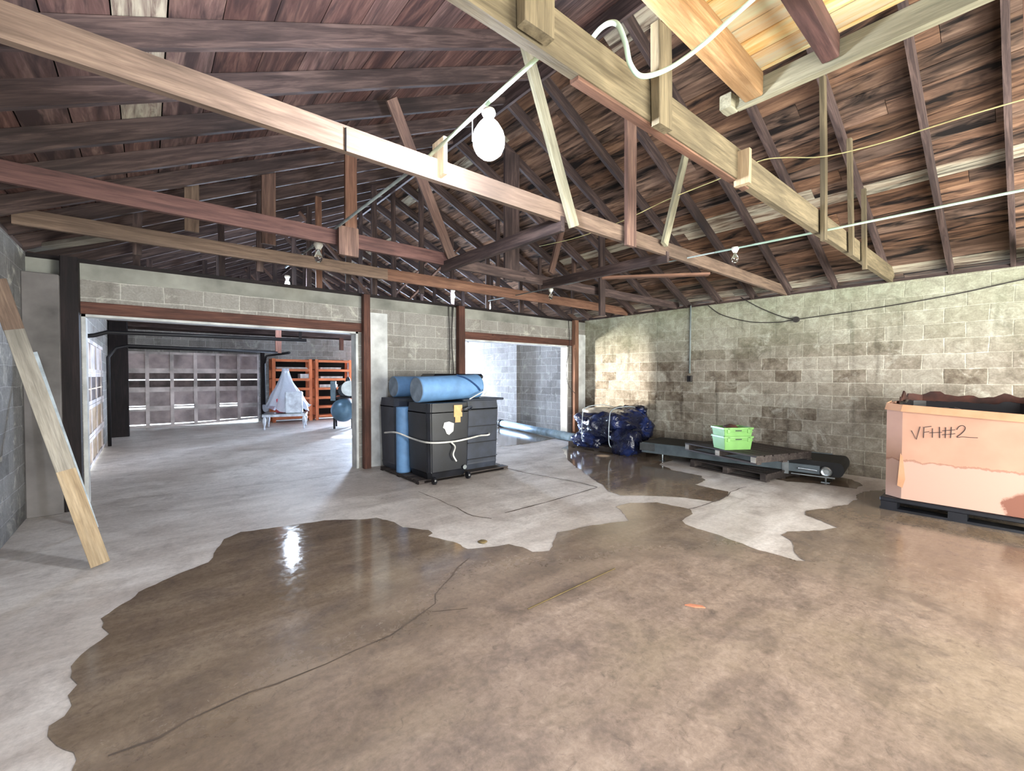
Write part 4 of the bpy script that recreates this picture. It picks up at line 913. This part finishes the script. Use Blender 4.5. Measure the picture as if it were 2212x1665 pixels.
cyaw = math.atan2(ray(1620, 972).y-0, 1)*0 - YAW + math.radians(8)
cdir = Vector((math.sin(-cyaw), math.cos(cyaw), 0))
cc = cc + Vector((math.sin(YAW), math.cos(YAW), 0))*.12
c1_ = crate((cc.x, cc.y, .4345), cyaw, 'lower of two nested lime green crates, with a dark round emblem', 0)
bm = NB(); lathe(bm, [(.0, -.001), (.024, -.001), (.024, .001), (0, .001)], 18, (0, -.141, .1), 'y'); 
for i_, x_ in enumerate((-.06, -.03, 0, .03)): box(bm, x_, x_+.024, -.139, -.136, .05, .056); box(bm, x_, x_+.02, -.137, -.134, .035, .04)
sub(c1_, 'emblem', bm, 'track')
c2_ = crate((cc.x+.004, cc.y+.004, .4345+.125), cyaw, 'upper of two nested lime green crates, holding dark scrap', 0)
bm = NB(); bmesh.ops.create_icosphere(bm, subdivisions=3, radius=.1)
for v in bm.verts: v.co = v.co*(1+.3*noise.noise(v.co*20)); v.co.z *= .6
o = finish('scrap_clump', bm, 'wetcard', smooth=True); o.location = (cc.x-.03, cc.y+.02, .4345+.125+.075+.1); tag(o, 'dark reddish clump of scrap in the upper green crate', 'scrap')

# ================================================================== CARDBOARD BOX
bx0 = 6.38; by1 = 1.08; by0 = -.1; bz0 = .15; bx1 = 7.5
gb_ = empty('cardboard_bulk_box', (bx0, by0, bz0), 0, 'big pale cardboard bulk box marked VFH#2 at the right edge', 'box')
out = [(0, .12), (0, 1.03), (.1, 1.18), (1.05, 1.18), (1.15, 1.05), (1.15, .12), (1.05, 0), (.12, 0)]
def hgt(p):
    x, y = p; z = 1.115 + .07*(y/1.18) if x < .3 else 1.2
    return z - bz0
def wall_ring(bm, pts, th_, hf, z0=0, jag=0, sd=0):
    cx_ = sum(p[0] for p in pts)/len(pts); cy_ = sum(p[1] for p in pts)/len(pts); dense = []
    for a, b in zip(pts, pts[1:]+pts[:1]):
        m = max(1, int(math.hypot(a[0]-b[0], a[1]-b[1])/.04))
        for i in range(m): t = i/m; dense.append((a[0]+(b[0]-a[0])*t, a[1]+(b[1]-a[1])*t))
    O_, I_ = [], []
    for p in dense:
        z = hf(p) + jag*noise.fractal((p[0]*6, p[1]*6, sd), 1, 2, 3); q = (p[0]+(cx_-p[0])*th_, p[1]+(cy_-p[1])*th_)
        O_.append((bm.verts.new((p[0], p[1], z0)), bm.verts.new((p[0], p[1], z)))); I_.append((bm.verts.new((q[0], q[1], z0)), bm.verts.new((q[0], q[1], z))))
    n = len(dense)
    for i in range(n):
        j_ = (i+1) % n
        bm.faces.new((O_[i][0], O_[j_][0], O_[j_][1], O_[i][1])); bm.faces.new((I_[j_][0], I_[i][0], I_[i][1], I_[j_][1])); bm.faces.new((O_[i][1], O_[j_][1], I_[j_][1], I_[i][1]))
bm = NB(); wall_ring(bm, out, .03, hgt, 0, .006, 1); bm.faces.new([bm.verts.new((p[0], p[1], .01)) for p in out]); sub(gb_, 'box_wall', bm, 'cardboard')
inn = [(p[0]*.93+.04, p[1]*.93+.04) for p in out]
bm = NB(); wall_ring(bm, inn, .03, lambda p: hgt(p)+(.075 if p[0] > .5 else -.03), 0, .06, 4); sub(gb_, 'torn_liner', bm, 'wetcard')
bm = NB(); wall_ring(bm, [(p[0]*.86+.08, p[1]*.86+.08) for p in out], .05, lambda p: hgt(p)+.0, .3, .03, 8)
f = bm.faces.new([bm.verts.new((p[0]*.86+.08, p[1]*.86+.08, .93)) for p in out]); sub(gb_, 'plastic_liner', bm, 'liner')
# folded collar round the rim
bm = NB(); vs = []
fl = [(-.004, .06), (-.004, 1.03), (.096, 1.184), (.4, 1.186)]
for p in fl:
    z = hgt(p); vs.append((bm.verts.new((p[0], p[1], z+.01)), bm.verts.new((p[0]-.035, p[1]+(.01 if p[1] > 1 else 0), z-.06))))
for a, b in zip(vs, vs[1:]): bm.faces.new((a[0], b[0], b[1], a[1]))
r_ = bmesh.ops.extrude_face_region(bm, geom=list(bm.faces)); bmesh.ops.translate(bm, verts=[e for e in r_['geom'] if isinstance(e, bmesh.types.BMVert)], vec=(.004, 0, .004)); sub(gb_, 'folded_flap', bm, 'flap')
# marker writing
def zp(x, y):
    px, py = 1700+x*.38438, 560+y*.38438; q = P(px, py, 'x', bx0-.004); return q - Vector((bx0, by0, bz0))
strokes = [[(700, 962), (728, 1012), (749, 940)], [(768, 1003), (771, 945)], [(766, 945), (812, 938)], [(768, 973), (800, 968)], [(818, 1002), (819, 950)], [(858, 942), (859, 1004)], [(800, 975), (872, 972)],
           [(872, 964), (946, 958)], [(870, 986), (946, 980)], [(893, 944), (890, 1004)], [(925, 942), (920, 1004)], [(955, 958), (966, 942), (985, 934), (1001, 942), (1000, 958), (980, 980), (955, 1000), (985, 998), (1030, 1001), (1073, 1003)]]
for st in strokes:
    bm = NB(); pts = [zp(*q) for q in st]
    if len(pts) > 3: pts = smoothpts(pts, 4)
    tube(bm, pts, .003, 5); sub(gb_, 'marker_stroke', bm, 'ink')
# torn corner tape
bm = NB(); prism(bm, [(.12, .14), (.16, .50), (.2, .46), (.24, .22), (.2, .12)], 0, .003); 
for v in bm.verts: x, y, z = v.co; v.co = (-.003-z, 1.13-x*.55, y+.0)
sub(gb_, 'peeled_patch', bm, 'flap')
# black pallet under the box
pb = empty('plastic_pallet', (bx0+.57, by0+.59, 0), 0, 'black plastic pallet under the big cardboard box', 'pallet')
bm = NB(); box(bm, -.6, .6, -.62, .62, .10, .145); sub(pb, 'top_deck', bm, 'black_plastic', bevel=.008)
for sx in (-.5, 0, .5):
    for sy in (-.54, 0, .54): bm = NB(); box(bm, sx-.09, sx+.09, sy-.07, sy+.07, .03, .099); sub(pb, 'block', bm, 'black_plastic')
bm = NB()
for sx in (-.5, 0, .5): box(bm, sx-.09, sx+.09, -.62, .62, .0, .03)
sub(pb, 'bottom_runner', bm, 'black_plastic')

# ================================================================== LEFT SIDE
pr0 = Vector((-.29, 4.66, .0)); pr1 = Vector((-.93, 5.43, 2.28)); dm = (pr1-pr0)
pp_ = empty('leaning_prop', (0, 0, 0), 0, 'two-tone wooden prop leaning against the left wall, foot on the floor', 'prop')
upv = ray(100, 950).normalized()
board('lower_length', pr0+dm*.012, pr0+dm*.33, .115, .045, 'newwood', parent=pp_, up=tuple(upv))
board('upper_length', pr0+dm*.33, pr0+dm*.82, .115, .045, 'greywood', parent=pp_, up=tuple(upv))
board('top_length', pr0+dm*.82, pr1, .118, .048, 'chord_tan', parent=pp_, up=tuple(upv))
board('leaning_strip', P(206, 1140, 'z', .01), (-.9, 6.7, 1.75), .05, .012, 'slab_grey', 'thin pale strip leaning behind the wooden prop', 'strip', up=tuple(ray(150, 950).normalized()))
# floor litter
dk = P(1042, 1172, 'z', 0); bm = NB(); bmesh.ops.create_icosphere(bm, subdivisions=2, radius=.04)
for v in bm.verts: v.co = v.co*(1+.6*noise.noise(v.co*60)); v.co.z *= .25
o = finish('leaf_litter', bm, 'debris', smooth=True); o.location = dk+Vector((0, 0, .012)); tag(o, 'small clump of wet litter at the far edge of the big puddle', 'litter')
ck = P(1500, 1311, 'z', 0); bm = NB(); prism(bm, [(-.06, 0), (-.02, .02), (.05, .012), (.065, -.01), (0, -.016)], 0, .006); o = finish('brick_chip', bm, 'chip'); o.location = ck+Vector((0, 0, .0045)); o.rotation_euler = (0, 0, -.9); tag(o, 'small orange chip lying in the middle of the big puddle', 'chip')
st0 = F((1140, 1318), (1240, 1272), (1328, 1230)); board('straw_stick', (st0[0].x, st0[0].y, .009), (st0[2].x, st0[2].y, .009), .008, .005, 'debris', 'long thin stick lying in the puddle', 'stick')
sk = P(30, 1215, 'z', 0)
